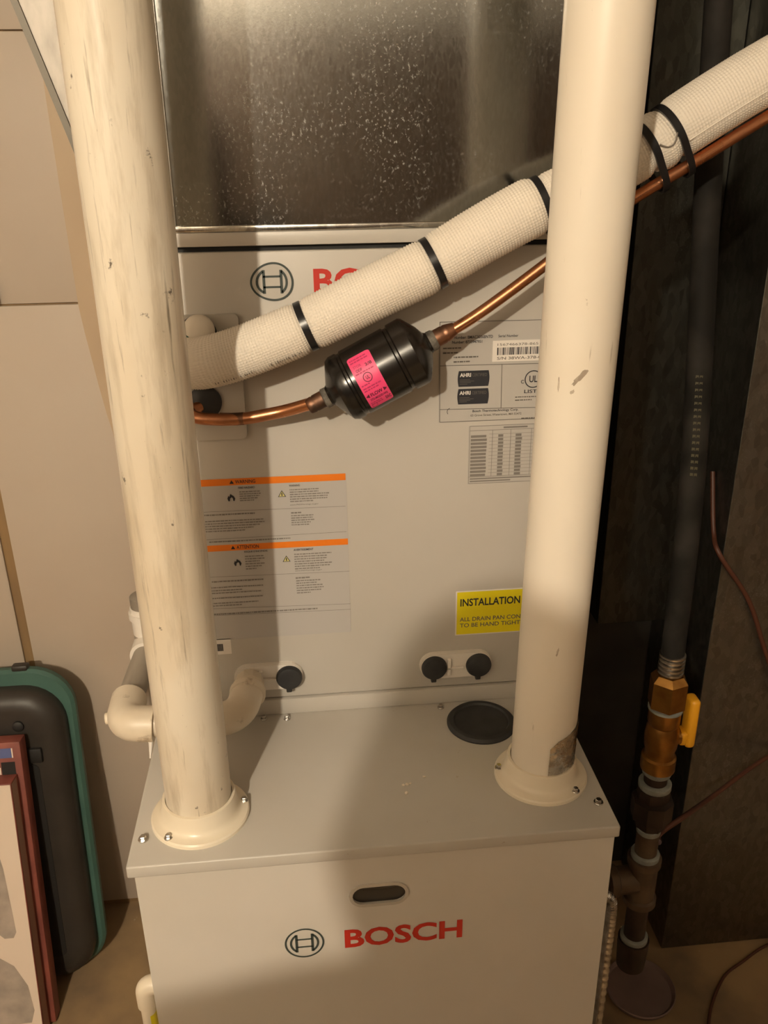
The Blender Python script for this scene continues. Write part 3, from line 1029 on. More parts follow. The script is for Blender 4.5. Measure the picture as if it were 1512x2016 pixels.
ends = [0] + tie_i + [len(pts) - 1]
RAD = [(0.0265, 0.0272), (0.0272, 0.0278), (0.0282, 0.0290), (0.0255, 0.0255), (0.0285, 0.0290), (0.0298, 0.0300)]
for j in range(len(ends) - 1):
    sleeve(ends[j] + (1 if j else 0), ends[j + 1] - 1, RAD[j][0], RAD[j][1], j > 0, j < len(ends) - 2)
for q, i in enumerate(tie_i):
    d = (pts[i + 2] - pts[i - 2]).normalized()
    rr = (0.0256, 0.0264, 0.0260, 0.0262, 0.0282)[q]
    if q >= 2:
        # the strap of the upper ties also loops the copper tube below
        s, t = frame_of(d)
        bm = bmesh.new()
        prof = []
        for k in range(48):
            a = 2 * PI * k / 48
            v = (s * math.cos(a) + t * math.sin(a))
            r = rr
            down = max(0.0, v.dot(Vector((0.35, 0, -0.94))))
            r += 0.021 * down ** 5 if q >= 3 else 0.006 * down ** 5
            prof.append((v, r))
        for k in range(48):
            v0, r0 = prof[k]
            v1, r1 = prof[(k + 1) % 48]
            q8 = []
            for v, r in ((v0, r0), (v1, r1)):
                for dd in (-0.0036, 0.0036):
                    for e in (-0.0012, 0.0012):
                        q8.append(bm.verts.new(pts[i] + v * (r + e) + d * dd))
            for f in ((1, 3, 7, 5), (0, 4, 6, 2), (0, 1, 5, 4), (2, 6, 7, 3)):
                bm.faces.new([q8[j] for j in f])
        bmesh.ops.remove_doubles(bm, verts=bm.verts[:], dist=1e-5)
        bmesh.ops.recalc_face_normals(bm, faces=bm.faces[:])
        obj('cable_tie', bm, 'black_plastic', su, 40)
    else:
        bm = lathe(pts[i] - d * 0.0036, d, [(0, rr - 0.0016), (0, rr + 0.0012), (0.0072, rr + 0.0012), (0.0072, rr - 0.0016), (0, rr - 0.0016)], 56, cap=False)
        obj('cable_tie', bm, 'black_plastic', su, 40)
# lengthwise overlap seam of the upper sleeves
sm = []
i0, i1 = tie_i[4] + 6, len(pts) - 5
bm = bmesh.new()
path = []
for i in range(i0, i1, 10):
    d = (pts[i + 2] - pts[i - 2]).normalized()
    nrm = Vector((0.18, -0.93, -0.32))
    nrm = (nrm - d * nrm.dot(d)).normalized()
    path.append(pts[i] + nrm * 0.0296)
obj('sleeve_seam', tube(path, 0.0010, 8), 'sleeve_white', su, 60)
bm = bmesh.new()
for i in range(idx_at_x(-0.150), idx_at_x(-0.062), 3):
    # printed characters along the lower front of the sleeve
    d = (pts[i + 2] - pts[i - 2]).normalized()
    if random.random() < 0.25:
        continue
    nrm = Vector((0.0, -0.74, -0.68))
    nrm = (nrm - d * nrm.dot(d)).normalized()
    up = d.cross(nrm)
    c = pts[i] + nrm * 0.0288
    hh = random.uniform(0.0012, 0.0026)
    ww = random.uniform(0.00022, 0.0006)
    bm.faces.new([bm.verts.new(c + d * a * ww + up * b * hh) for a, b in ((-1, -1), (1, -1), (1, 1), (-1, 1))])
obj('sleeve_print', bm, 'sleeve_print', su)
obj('port_cap', lathe((-0.166, YC - 0.0135, 1.402), (0.15, -1, 0.1), [(0, 0.016), (0.008, 0.017), (0.016, 0.0145), (0.019, 0.009), (0.019, 0.0)], 24, cap=False), 'sleeve_white', cpl, 50)
obj('valve_tip', lathe((-0.176, YC - 0.024, 1.396), (0.2, -1, -0.2), [(0, 0.007), (0.006, 0.007), (0.008, 0.004), (0.008, 0.0)], 12, cap=False), 'teal_plastic', cpl, 50)
# loose slit in the sleeve end beside the upper ties
path = []
for q in range(13):
    x = 0.2995 + 0.0165 * q / 12
    i = idx_at_x(x)
    d = (pts[i + 2] - pts[i - 2]).normalized()
    nrm = Vector((0.0, -0.97, 0.10 - 0.32 * math.sin(PI * q / 12)))
    nrm = (nrm - d * nrm.dot(d)).normalized()
    path.append(pts[i] + nrm * 0.0289)
obj('sleeve_slit', tube(path, 0.0008, 8), 'sleeve_print', su, 60)

# ------------------------------------------------------------------ filter drier and copper lines
D0, D1 = Vector((-0.0365, 0.186, 1.3325)), Vector((0.0840, 0.186, 1.3935))
DD = (D1 - D0).normalized()
DL = (D1 - D0).length
RD = 0.0370
dr = thing('filter_drier', 'glossy black filter drier canister with bright pink label under the white sleeve', 'canister', D0.lerp(D1, .5))
shell = obj('shell', lathe(D0, DD, [(0.004, 0.0085), (0.010, 0.0125), (0.014, 0.021), (0.021, 0.0345), (0.026, RD), (0.0335, RD), (0.0350, RD - 0.0016), (0.0375, RD - 0.0016), (0.0390, RD),
                                    (DL - 0.046, RD), (DL - 0.0445, RD - 0.0018), (DL - 0.0415, RD - 0.0018), (DL - 0.0400, RD + 0.0006), (DL - 0.0255, RD + 0.0008), (DL - 0.0225, RD - 0.001),
                                    (DL - 0.0130, 0.0215), (DL - 0.009, 0.0125), (DL - 0.003, 0.0085)], 72), 'black_enamel', dr, 28)
for p, d in ((D0 + DD * 0.001, 1), (D1 - DD * 0.007, 1)):
    obj('collar', lathe(p, DD, [(0, 0.0095), (0.001, 0.0112), (0.006, 0.0110), (0.009, 0.0090)], 24), 'solder_grey', dr, 50)
# label wrapped on the shell
uy = Vector((0, -1, 0))
uy = (uy - DD * uy.dot(DD)).normalized()
uz = uy.cross(DD) * -1
if uz.z < 0:
    uz = -uz


def on_shell(u, v, lift):
    """u metres along the axis from the middle, v metres round the shell (0 = facing the room)"""
    a = v / RD
    return D0 + DD * (DL / 2 + u) + (uy * math.cos(a) + uz * math.sin(a)) * (RD + lift)


LU0, LU1, LV0, LV1 = -0.0245, 0.0015, -0.0300, 0.0350
bm = bmesh.new()
outl = rrect(LU0, LU1, LV0, LV1, 0.003, 4)
NU, NV = 8, 26
for i in range(NU):
    for k in range(NV):
        q = []
        for a, b in ((0, 0), (1, 0), (1, 1), (0, 1)):
            u = LU0 + (LU1 - LU0) * (i + a) / NU
            v = LV0 + (LV1 - LV0) * (k + b) / NV
            # rounded corners
            cu = min(u - LU0, LU1 - u)
            cv = min(v - LV0, LV1 - v)
            if cu < 0.003 and cv < 0.003:
                dx, dy = 0.003 - cu, 0.003 - cv
                l = math.hypot(dx, dy)
                if l > 0.003:
                    sx = 1 if u < 0.5 * (LU0 + LU1) else -1
                    sy = 1 if v < 0.5 * (LV0 + LV1) else -1
                    u += sx * (dx - dx * 0.003 / l)
                    v += sy * (dy - dy * 0.003 / l)
            q.append(bm.verts.new(on_shell(u, v, 0.0003)))
        bm.faces.new(q)
bmesh.ops.remove_doubles(bm, verts=bm.verts[:], dist=1e-5)
bmesh.ops.recalc_face_normals(bm, faces=bm.faces[:])
dlabel = obj('drier_label', bm, 'pink_label', dr, 60)


def shell_text(s, u, v, w, h, m, bold=0.01):
    bm = text_bm(s, w, h, bold)
    bmesh.ops.subdivide_edges(bm, edges=[e for e in bm.edges if e.calc_length() > 0.003], cuts=2)
    for p in bm.verts:
        p.co = on_shell(u + p.co.x, v + p.co.y, 0.0006)
    return obj('lettering', bm, m, dlabel)


def shell_poly(bm, pts2):
    bm.faces.new([bm.verts.new(on_shell(a, b, 0.0006)) for a, b in pts2])


shell_text('FLOW', -0.0185, -0.0130, 0.0135, 0.0042, 'pink_ink', 0.02)
shell_text('STD-M02DD-WSI', -0.0210, -0.0180, 0.0195, 0.0030, 'pink_ink', 0.012)
shell_text('EAC', -0.0058, -0.0250, 0.0060, 0.0048, 'pink_ink', 0.02)
shell_text('STOR', -0.0215, 0.0210, 0.0090, 0.0030, 'pink_ink_soft', 0.02)
shell_text('ODF', -0.0205, 0.0165, 0.0070, 0.0030, 'pink_ink', 0.02)
shell_text('3/8', -0.0090, 0.0185, 0.0075, 0.0034, 'pink_ink', 0.02)
shell_text('UL', -0.0142, 0.0060, 0.0040, 0.0040, 'pink_ink', 0.02)
bm = bmesh.new()
shell_poly(bm, [(-0.0240, -0.0110), (-0.0200, -0.0132), (-0.0200, -0.0086)])
shell_poly(bm, [(0.0002, -0.0110), (-0.0036, -0.0132), (-0.0036, -0.0086)])
for k in range(28):
    a0, a1 = 2 * PI * k / 28, 2 * PI * (k + 1) / 28
    shell_poly(bm, [(-0.0122 + r * math.cos(a), 0.0080 + r * math.sin(a)) for r, a in ((0.0042, a0), (0.0050, a0), (0.0050, a1), (0.0042, a1))])
obj('label_print', bm, 'pink_ink', dlabel)
bm = bmesh.new()
for v, n in ((0.0300, 7), (0.0270, 6), (0.0140, 6), (0.0010, 3), (-0.0025, 6), (-0.0052, 5), (-0.0215, 4), (-0.0240, 4)):
    u = -0.0225
    for k in range(n):
        l = random.uniform(0.0015, 0.0042)
        if u + l > -0.0005:
            break
        shell_poly(bm, [(u, v), (u + l, v), (u + l, v + 0.0014), (u, v + 0.0014)])
        u += l + 0.0007
for k in range(22):
    a0, a1 = 2 * PI * k / 22, 2 * PI * (k + 1) / 22
    shell_poly(bm, [(-0.0195 + r * math.cos(a), -0.0255 + r * math.sin(a)) for r, a in ((0.0026, a0), (0.0031, a0), (0.0031, a1), (0.0026, a1))])
obj('faint_print', bm, 'pink_ink_soft', dlabel)

cl = thing('copper_tube', 'short copper tube curving from the coil cabinet into the black canister', 'tube', (-0.16, 0.22, 1.31))
obj('tube', tube(catmull([(-0.1740, YC - 0.010, 1.3160), (-0.1825, 0.2260, 1.3130), (-0.1740, 0.2120, 1.3105), (-0.150, 0.207, 1.3088), (-0.123, 0.205, 1.3095), (-0.098, 0.203, 1.3135),
                          (-0.074, 0.199, 1.3190), (-0.0445, 0.188, 1.3295)], 10), 0.0068, 24), 'copper', cl, 60)
obj('braze_joint', lathe(D0 - DD * 0.018 + Vector((0, 0.001, 0.0005)), DD, [(0, 0.0072), (0.001, 0.0083), (0.006, 0.0090), (0.0075, 0.0085), (0.009, 0.0092), (0.019, 0.0092)], 24), 'copper_scorched', cl, 50)
obj('scorch_band', tube(catmull([(-0.149, 0.2088, 1.3090), (-0.136, 0.2065, 1.3088), (-0.123, 0.205, 1.3095)], 6), 0.0070, 24), 'copper_scorched', cl, 60)
cr = thing('copper_tube', 'long bare copper tube rising from the canister under the white sleeve', 'tube', (0.09, 0.186, 1.395))
obj('tube', tube(catmull([(0.0860, 0.186, 1.3945), (0.107, 0.185, 1.4052), (0.139, 0.185, 1.425), (0.194, 0.185, 1.464), (0.238, 0.184, 1.498), (0.282, 0.183, 1.528), (0.347, 0.183, 1.565),
                          (0.416, 0.183, 1.605), (0.51, 0.185, 1.655), (0.63, 0.187, 1.717), (0.80, 0.195, 1.797)], 8), 0.0060, 24), 'copper', cr, 60)
obj('braze_joint', lathe(D1 - DD * 0.002, DD, [(0, 0.0095), (0.012, 0.0095), (0.0135, 0.0088), (0.015, 0.0094), (0.018, 0.0088), (0.026, 0.0066)], 24), 'copper_scorched', cr, 50)

# ------------------------------------------------------------------ condensate drain
dn = thing('condensate_drain', 'dirty white drain pipe with elbows running behind the grimy vent pipe', 'drain pipe', (-0.2, 0.2, 0.90))
RF, RPp = 0.0205, 0.0163
PX, PZ = -0.1440, 0.9515
YD, ZD = 0.170, 0.9430
obj('threaded_adapter', lathe((PX, YC - 0.005, PZ), (0, -1, 0), [(0, 0.016), (0.006, 0.016), (0.008, 0.0185), (0.022, 0.0190), (0.024, 0.0175), (0.030, 0.0175)], 10), 'pvc_fitting', dn, 30)
el = obj('elbow', tube(bend((PX - 0.001, YC - 0.030, PZ), (PX - 0.010, YD - 0.002, ZD), (-0.190, YD, ZD), 0.030, 12), RF, 32), 'pvc_fitting', dn, 60)
obj('socket_ring', lathe((PX - 0.0015, YC - 0.034, PZ - .0005), (0, -1, -0.1), [(0, RF), (0.001, RF + 0.0022), (0.008, RF + 0.0022), (0.009, RF)], 32), 'pvc_fitting', el, 40)
obj('run_pipe', tube([(-0.182, YD, ZD), (-0.270, YD, ZD + 0.001)], RPp, 32), 'pvc_fitting', dn, 60)
EX, EZ = -0.2925, 0.9455
obj('elbow', tube(bend((-0.2560, YD, ZD), (EX, YD, EZ), (EX - 0.001, YD + 0.050, EZ + 0.001), 0.022, 12), 0.0218, 32), 'pvc_fitting', dn, 60)
obj('elbow_stub', lathe((EX - 0.004, YD + 0.016, EZ), (-1, -0.15, 0), [(0, 0.007), (0.0195, 0.007), (0.0205, 0.005)], 16), 'pvc_flange', dn, 40)
obj('branch_pipe', tube([(EX - 0.001, YD + 0.040, EZ), (-0.288, 0.335, 0.947)], RPp, 32), 'pvc_grey', dn, 60)
co2 = obj('coupling', lathe((-0.2882, 0.318, 0.947), (0, 1, 0), [(0, RPp + .0004), (0, 0.0212), (0.032, 0.0212), (0.034, 0.018)], 36), 'white_plastic', dn, 40)
obj('tee_riser', tube([(-0.288, 0.352, 0.935), (-0.288, 0.352, 0.968)], 0.0190, 28), 'pvc_grey', dn, 60)
obj('riser_sleeve', lathe((-0.288, 0.352, 0.966), (0, 0, 1), [(0, 0.0195), (0.040, 0.0200), (0.041, 0.0185)], 32), 'white_plastic', dn, 40)
obj('riser_top', lathe((-0.288, 0.352, 1.004), (0, 0, 1), [(0, 0.0185), (0.018, 0.0185), (0.020, 0.016), (0.020, 0.0)], 28, cap=False), 'pvc_grey', dn, 40)
obj('riser_collar', lathe((-0.288, 0.352, 0.990), (0, 0, 1), [(0, 0.0195), (0, 0.0225), (0.009, 0.0225), (0.009, 0.0195)], 32, cap=False), 'white_plastic', dn, 40)
obj('hanging_strap', tube([(-0.2765, 0.300, 0.960), (-0.2765, 0.262, 0.910), (-0.2765, 0.2125, 0.8588)], 0.0050, 10, rfun=lambda i, k, a, s, t: (0.0085, 0.0080, 0.0012)[i]), 'white_plastic', dn, 50)

# small drain at the lower left of the furnace
ld2 = thing('drain_tube', 'slim cream drain tube with elbow leaving the lower furnace side', 'drain pipe', (-0.288, 0.073, 0.0))
obj('elbow', tube(bend((-0.2628, 0.073, 0.6235), (-0.2905, 0.073, 0.6235), (-0.2905, 0.073, 0.590), 0.012, 8), 0.0120, 24), 'pvc_flange', ld2, 60)
obj('tube', tube([(-0.2905, 0.073, 0.60), (-0.2905, 0.073, 0.002)], 0.0092, 24), 'pvc_flange', ld2, 60)
bm = bmesh.new()
for k in range(8):
    a0, a1 = math.radians(-70 + k * 10), math.radians(-60 + k * 10)
    vs = [bm.verts.new((-0.2905 + 0.0094 * math.cos(a), 0.073 + 0.0094 * math.sin(a), z)) for a, z in ((a0, 0.40), (a1, 0.40), (a1, 0.578), (a0, 0.578))]
    bm.faces.new(vs)
obj('yellow_sticker', bm, 'yellow_label', ld2, 60)

# ------------------------------------------------------------------ gas line
GX, GY, GS = 0.400, 0.196, 1.125


def gz(z):
    return 1.137 * z - 0.216


def glathe(z, prof, seg=32, bm=None, phase=0.0, cap=True):
    return lathe((GX, GY, gz(z)), (0, 0, 1), [(a * 1.137, r * GS) for a, r in prof], seg, bm, phase, cap)


gl = thing('flexible_gas_line', 'black jacketed flexible gas line hanging down to the brass valve', 'gas line', (GX, 0.2, 0.95))
gp = catmull([(0.402, 0.36, 2.39), (0.401, 0.325, 2.0), (GX, 0.2939, 1.7201), (GX, 0.2611, 1.5196), (GX, 0.2156, 1.271), (GX, 0.2010, 1.1309), (GX, 0.1977, 1.0105), (GX, GY, 0.966)], 10)
obj('jacket', tube(gp, 0.0148, 24), 'csst_jacket', gl, 60)
bm = bmesh.new()
for z in [1.335 - i * 0.0075 for i in range(16)]:
    # printed code on the jacket
    j = min(range(len(gp)), key=lambda i: abs(gp[i].z - z))
    j = max(1, min(len(gp) - 2, j))
    a, b = (gp[j], gp[j + 1]) if gp[j].z > z else (gp[j - 1], gp[j])
    c = a.lerp(b, (a.z - z) / (a.z - b.z))
    for w0, w1 in ((-0.006, -0.0025), (-0.0015, 0.002)):
        vs = []
        for u, zz in ((w0, -0.0018), (w1, -0.0018), (w1, 0.0018), (w0, 0.0018)):
            ang = math.radians(-105) + u / 0.0151
            vs.append(bm.verts.new((c.x + 0.0151 * math.cos(ang), c.y + 0.0151 * math.sin(ang), z + zz)))
        bm.faces.new(vs)
obj('jacket_print', bm, 'yellow_print', gl)
prof = [(0, 0.0115)]
for k in range(5):
    b = 0.001 + k * 0.0054
    prof += [(b, 0.0118), (b + 0.0012, 0.0148), (b + 0.0034, 0.0148), (b + 0.0048, 0.0118)]
obj('corrugated_end', glathe(1.0225, prof), 'steel', gl, 50)

gv = thing('gas_valve', 'brass gas shutoff valve with yellow lever handle', 'valve', (GX, GY, 0.80))
obj('hex_nut', glathe(0.9780, [(0, 0.0195), (0.002, 0.0222), (0.036, 0.0222), (0.0385, 0.0205), (0.0440, 0.0160)], 6, phase=0.3), 'brass', gv, 20)
obj('valve_body', glathe(0.8890, [(0, 0.0175), (0.001, 0.0205), (0.018, 0.0205), (0.020, 0.0178), (0.026, 0.0170), (0.034, 0.0192), (0.046, 0.0200), (0.058, 0.0190),
                                  (0.064, 0.0168), (0.068, 0.0188), (0.086, 0.0188), (0.089, 0.0165)]), 'brass', gv, 35)
obj('stem', lathe((GX + 0.016, GY, gz(0.934)), (1, 0, 0), [(0, 0.0118), (0.008, 0.0118), (0.009, 0.0095), (0.022, 0.0090)], 20), 'brass', gv, 40)
hb = box(GX + 0.0300, GX + 0.0440, GY - 0.0120, GY + 0.0120, 0.8310, 0.9070, 0.0055, 4)
box(GX + 0.0220, GX + 0.0335, GY - 0.0105, GY + 0.0105, 0.8350, 0.8560, 0.0040, 3, hb)
obj('handle', hb, 'yellow_handle', gv, 50)
obj('tape_ring', glathe(0.9735, [(0, 0.0186), (0.001, 0.0200), (0.0042, 0.0200), (0.005, 0.0186)]), 'thread_tape', gv, 50)

gt = thing('gas_pipe_train', 'dark iron gas pipe fittings with white sealing tape below the brass valve', 'pipe fittings', (GX, GY, 0.4))
for z, r in ((0.8800, 0.0172), (0.8590, 0.0198), (0.7890, 0.0150), (0.7480, 0.0178), (0.6060, 0.0180)):
    obj('tape_ring', glathe(z, [(0, r - 0.002), (0.002, r), (0.008, r), (0.0095, r - 0.002)]), 'thread_tape', gt, 50)
obj('nipple', glathe(0.8660, [(0, 0.0140), (0.024, 0.0140)], 28), 'black_iron', gt, 50)
obj('union', glathe(0.8000, [(0, 0.0150), (0.002, 0.0190), (0.014, 0.0195), (0.016, 0.0255), (0.042, 0.0255), (0.044, 0.0195), (0.058, 0.0195), (0.060, 0.016)], 8, phase=.2), 'black_iron', gt, 25)
obj('nipple', glathe(0.7500, [(0, 0.0140), (0.052, 0.0140)], 28), 'malleable_iron', gt, 50)
tb = glathe(0.6740, [(0, 0.0175), (0.001, 0.0212), (0.010, 0.0212), (0.012, 0.0182), (0.064, 0.0182), (0.066, 0.0212), (0.075, 0.0212), (0.076, 0.0175)])
lathe((GX - 0.010, GY, gz(0.7120)), (-1, 0, 0), [(0, 0.0200), (0.028, 0.0200), (0.030, 0.0236), (0.041, 0.0236), (0.042, 0.019)], 32, tb)
obj('tee', tb, 'malleable_iron', gt, 40)
obj('inlet_nipple', lathe((GX - 0.050, GY, gz(0.7120)), (-1, 0, 0), [(0, 0.0156), (0.0872, 0.0156)], 28), 'black_iron', gt, 50)
obj('inlet_coupling', lathe((0.3100, GY, gz(0.7120)), (-1, 0, 0), [(0, 0.0170), (0.001, 0.0205), (0.030, 0.0205), (0.031, 0.017)], 28), 'malleable_iron', gt, 40)
obj('nipple', glathe(0.6080, [(0, 0.0140), (0.070, 0.0140)], 28), 'black_iron', gt, 50)
obj('drip_cap', glathe(0.5560, [(0, 0.0), (0.0, 0.0140), (0.004, 0.0185), (0.040, 0.0205), (0.052, 0.0205), (0.0525, 0.015)], cap=False), 'black_iron', gt, 40)
# armoured cable down the furnace side
ac = catmull([(0.2640, 0.038, 0.745), (0.2790, 0.036, 0.742), (0.2850, 0.034, 0.725), (0.2850, 0.034, 0.64), (0.2845, 0.035, 0.50), (0.283, 0.037, 0.30), (0.278, 0.040, 0.20), (0.2640, 0.042, 0.19)], 40)
arm = thing('armored_cable', 'ribbed metal armored cable running down the furnace side', 'cable', (0.285, 0.034, 0.2))
obj('armor', tube(ac, 0.0072, 14, rfun=lambda i, k, a, s, t: 0.0072 if (i // 2) % 2 else 0.0062), 'steel', arm, 50)

# wires by the return duct
w1 = obj('cable', tube(catmull([(0.640, 0.62, 1.06), (0.6365, 0.5803, 0.9658), (0.6360, 0.545, 0.935), (0.7000, 0.543, 0.8450), (0.7465, 0.5370, 0.7381), (0.8121, 0.530, 0.5971), (0.862, 0.52, 0.54),
                                 (0.7849, 0.530, 0.5106), (0.6075, 0.400, 0.5443), (0.5050, 0.290, 0.6150), (0.4465, 0.250, 0.6231), (0.4230, 0.206, 0.6500)], 10), 0.0042, 10), 'cable_brown', None, 60)
tag(w1, 'thin reddish-brown cable looping past the dim duct to the iron gas pipe', 'cable')
w2 = obj('floor_wire', tube(catmull([(1.00, 0.545, 0.006), (0.882, 0.535, 0.006), (0.800, 0.50, 0.006), (0.732, 0.459, 0.006), (0.66, 0.36, 0.006), (0.62, 0.20, 0.006)], 8), 0.0030, 8), 'cable_brown', None, 60)
tag(w2, 'thin brown wire lying on the floor in front of the dim duct', 'wire')
# round pale lid on the floor
lb = lathe((0.0, 0.0, 0.0), (0, 0, 1), [(0, 0.066), (0.010, 0.070), (0.012, 0.068), (0.004, 0.062), (0.003, 0.0)], 48, cap=False)
for v in lb.verts:
    v.co += Vector((0.562, 0.462, 0.001))
ol = obj('floor_dish', lb, 'pink_lid', None, 50)
tag(ol, 'shallow pale pinkish round dish lying on the floor beside the furnace', 'dish')

# ------------------------------------------------------------------ things leaning at the left
# plastic case: built upright around its base, then leaned back on the wall
lean = math.atan2(0.745 - 0.66, 0.68)
cs = thing('plastic_case', 'charcoal plastic case with teal edge leaning against the beige wall', 'case', (-0.805, 0.662, 0.003))
CW0, CW1, CH = -0.28, 0.283, 0.684


def loft(levels, n_in, y_list):
    bm = bmesh.new()
    rings = []
    for lp, y in zip(levels, y_list):
        rings.append([bm.verts.new((u, y, v)) for u, v in lp])
    for i in range(len(rings) - 1):
        A, B = rings[i], rings[i + 1]
        for k in range(len(A)):
            k2 = (k + 1) % len(A)
            bm.faces.new((A[k], A[k2], B[k2], B[k]))
    bm.faces.new(rings[0])
    bm.faces.new(rings[-1])
    bmesh.ops.recalc_face_normals(bm, faces=bm.faces[:])
    return bm


def local(o, parent):
    """part modelled in the thing's own frame"""
    o.parent = parent
    o.matrix_parent_inverse = Matrix.Identity(4)
    return o


def rr(i, r, it=0.0, ir=0.0):
    return rrect(CW0 + i, CW1 - i - ir, i, CH - i - it, r, 8)


cs.rotation_euler = (-lean, 0, 0)
local(obj('teal_shell', loft([rr(0.006, 0.075), rr(0.0, 0.080), rr(0.0, 0.080), rr(0.006, 0.075)], 0, [0.000, -0.006, -0.018, -0.024]), 'teal_plastic', None, 40), cs)
face = local(obj('charcoal_face', loft([rr(0.008, 0.074, .022, .008), rr(0.008, 0.074, .022, .008), rr(0.012, 0.072, .022, .008), rr(0.030, 0.06, .022, .008), rr(0.044, 0.055, .022, .008)], 0, [-0.020, -0.046, -0.056, -0.066, -0.066]), 'charcoal_plastic', None, 50), cs)
bm = plate(rrect(CW0 + 0.07, CW1 - 0.067, 0.07, CH - 0.175, 0.012, 4), [], -0.0675, -0.064)
local(obj('sunken_panel', bm, 'dark_recess', None), cs)
bm = lathe((0.190, -0.065, 0.592), (0, -1, 0), [(0, 0.010), (0.006, 0.010), (0.008, 0.006)], 20)
local(obj('latch_button', bm, 'dark_recess', None, 40), cs)
local(obj('latch', box(0.200, 0.226, -0.074, -0.064, 0.515, 0.545, 0.003, 2), 'dark_recess', None, 40), cs)
local(obj('shadow_bump', box(0.175, 0.205, -0.022, -0.002, CH - 0.004, CH + 0.008, 0.004, 2), 'charcoal_plastic', None, 40), cs)  # blob of shadow above the case, modelled as a dark lump

# two flat cartons leaning on the case
lean2 = math.atan2(0.10, 0.54)
cb = thing('carton', 'tall dark red carton with blue strip leaning behind the white carton', 'box', (-0.80, 0.528, 0.003))
cb.rotation_euler = (-lean2, 0, 0)
local(obj('box_body', box(-0.25, 0.1985, -0.012, 0.020, 0.0, 0.600, 0.002), 'carton_red', None, 40), cb)
bm = bmesh.new()
rect_y(bm, -0.24, 0.182, 0.570, 0.589, -0.0125)
local(obj('blue_strip', bm, 'carton_blue', None), cb)
bm = bmesh.new()
rect_y(bm, 0.1822, 0.1845, 0.570, 0.589, -0.0127)
rect_y(bm, -0.24, 0.160, 0.538, 0.552, -0.0127)
local(obj('white_strip', bm, 'carton_white', None), cb)
bm = bmesh.new()
rect_y(bm, 0.1615, 0.186, 0.535, 0.562, -0.0126)
local(obj('dark_patch', bm, 'dark_recess', None), cb)
ca = thing('carton', 'flat carton with white printed face and reddish-brown side, leaning beside the plastic case', 'box', (-0.80, 0.477, 0.003))
ca.rotation_euler = (-lean2, 0, 0)
local(obj('box_body', box(-0.25, 0.188, 0.000, 0.0360, 0.0, 0.548, 0.0015), 'carton_red', None, 40), ca)
bm = bmesh.new()
rect_y(bm, -0.249, 0.1865, 0.001, 0.546, -0.0004)
local(obj('white_face', bm, 'carton_white', None), ca)
bm = bmesh.new()
vs = [bm.verts.new((0.1885, y, z)) for y, z in ((0.002, 0.002), (0.028, 0.002), (0.028, 0.546), (0.002, 0.546))]
bm.faces.new(vs)
local(obj('side_panel', bm, 'carton_side', None), ca)
# faded picture of tools
bm = bmesh.new()
for cx, w, z0, z1 in ((0.146, 0.030, 0.235, 0.430),):
    o_ = [(cx - w * .5, z0 + .01), (cx - w * .2, z0), (cx + w * .35, z0), (cx + w * .55, z0 + .012), (cx + w * .30, z1 - 0.05), (cx + w * .05, z1), (cx - w * .5, z1 - .02)]
    bm.faces.new([bm.verts.new((u, -0.0008, v)) for u, v in o_])
o_ = [(0.06, 0.045), (0.168, 0.048), (0.176, 0.075), (0.170, 0.130), (0.150, 0.175), (0.120, 0.200), (0.06, 0.205)]
bm.faces.new([bm.verts.new((u, -0.0008, v)) for u, v in o_])
bmesh.ops.triangulate(bm, faces=bm.faces[:])
local(obj('picture_print', bm, 'carton_grey_print', None), ca)

# ------------------------------------------------------------------ the photographer (behind the camera; throws the soft shadow, shows dimly in the metal)
pe = thing('person', 'person in dark clothes standing with arms raised, facing the furnace', 'person', (-0.24, -1.02, 0))
J = {}
order = []


def jv(name, co_, r, par=None):
    J[name] = len(order)
    order.append((Vector(co_) + Vector((0, 0.035, DZ if co_[2] > 1.0 else 0)), r, par))


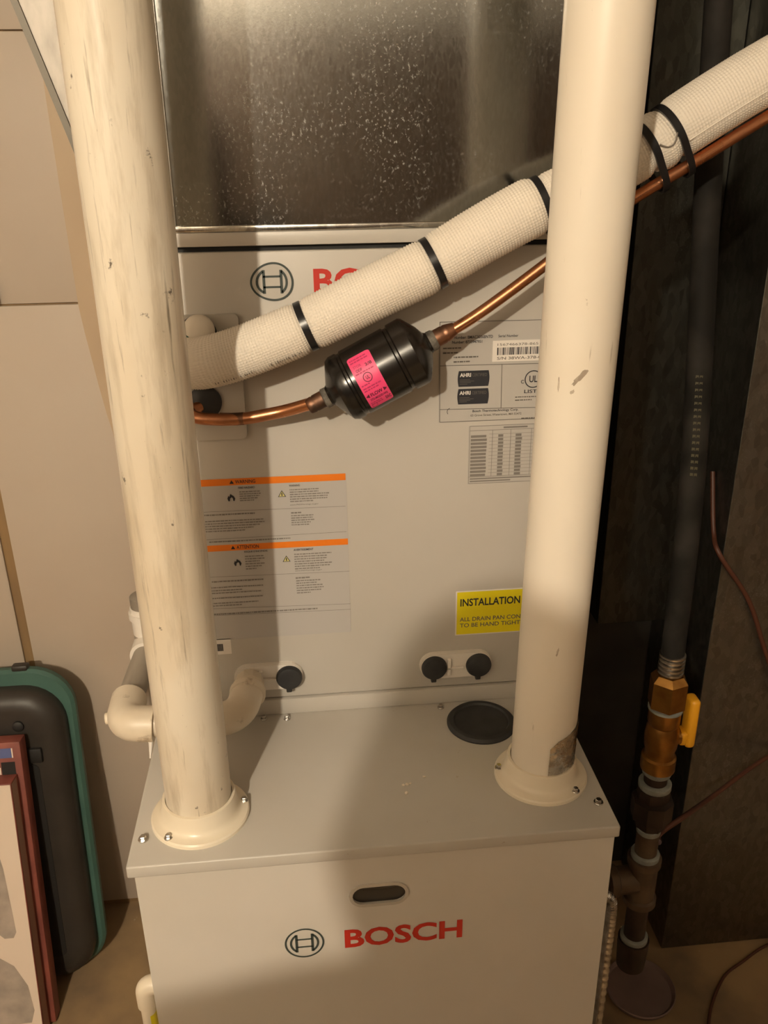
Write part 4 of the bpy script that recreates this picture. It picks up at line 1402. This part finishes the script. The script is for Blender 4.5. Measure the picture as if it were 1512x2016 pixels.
PXc = -0.285
DZ = -0.050
jv('pelvis', (PXc, -1.04, 0.92), (0.150, 0.105))
jv('waist', (PXc, -1.04, 1.08), (0.140, 0.100), 'pelvis')
jv('chest', (PXc, -1.03, 1.28), (0.180, 0.120), 'waist')
jv('collar', (PXc, -1.02, 1.425), (0.165, 0.100), 'chest')
jv('neck', (PXc, -1.00, 1.48), (0.062, 0.062), 'collar')
jv('jaw', (PXc, -0.965, 1.545), (0.070, 0.080), 'neck')
jv('brow', (PXc, -0.965, 1.625), (0.080, 0.095), 'jaw')
jv('crown', (PXc, -0.975, 1.675), (0.066, 0.080), 'brow')
for s, n in ((-1, 'l'), (1, 'r')):
    jv('sh' + n, (PXc + s * 0.18, -1.02, 1.405), (0.095, 0.095), 'collar')
    jv('el' + n, (PXc + s * 0.215, -0.93, 1.16), (0.050, 0.050), 'sh' + n)
    jv('wr' + n, (PXc + (0.03 if s < 0 else 0.21), -0.84, 1.40 if s > 0 else 1.34), (0.032, 0.032), 'el' + n)
    jv('hip' + n, (PXc + s * 0.09, -1.04, 0.84), (0.095, 0.095), 'pelvis')
    jv('kn' + n, (PXc + s * 0.11, -1.02, 0.48), (0.065, 0.065), 'hip' + n)
    jv('an' + n, (PXc + s * 0.12, -1.05, 0.10), (0.045, 0.045), 'kn' + n)
    jv('to' + n, (PXc + s * 0.135, -0.92, 0.035), (0.035, 0.035), 'an' + n)
me = bpy.data.meshes.new('body')
me.from_pydata([c for c, r, p in order], [(J[p], i) for i, (c, r, p) in enumerate(order) if p], [])
body = bpy.data.objects.new('body', me)
link(body, pe)
me.materials.append(MATS['dark_cloth'])
sk = body.modifiers.new('skin', 'SKIN')
if not me.skin_vertices:
    bpy.context.view_layer.objects.active = body
    bpy.ops.object.select_all(action='DESELECT')
    body.select_set(True)
    me.skin_vertices.new() if hasattr(me.skin_vertices, 'new') else None
for i, (c, r, p) in enumerate(order):
    me.skin_vertices[0].data[i].radius = r
    me.skin_vertices[0].data[i].use_root = (i == 0)
sk.use_smooth_shade = True
ss = body.modifiers.new('sub', 'SUBSURF')
ss.levels = 2
ss.render_levels = 2
hb_ = bmesh.new()
bmesh.ops.create_uvsphere(hb_, u_segments=24, v_segments=16, radius=1.0)
for v in hb_.verts:
    v.co = Vector((PXc + v.co.x * (0.094 + (0.03 * v.co.z * v.co.z if v.co.z < 0 else 0)), -0.945 + v.co.y * 0.112, 1.566 + v.co.z * (0.112 if v.co.z > 0 else 0.19)))
for v in hb_.verts:
    if v.co.y > -0.87:
        v.co.y = -0.87 - (v.co.y + 0.87) * 0.3
obj('hair', hb_, 'hair', pe, 60)
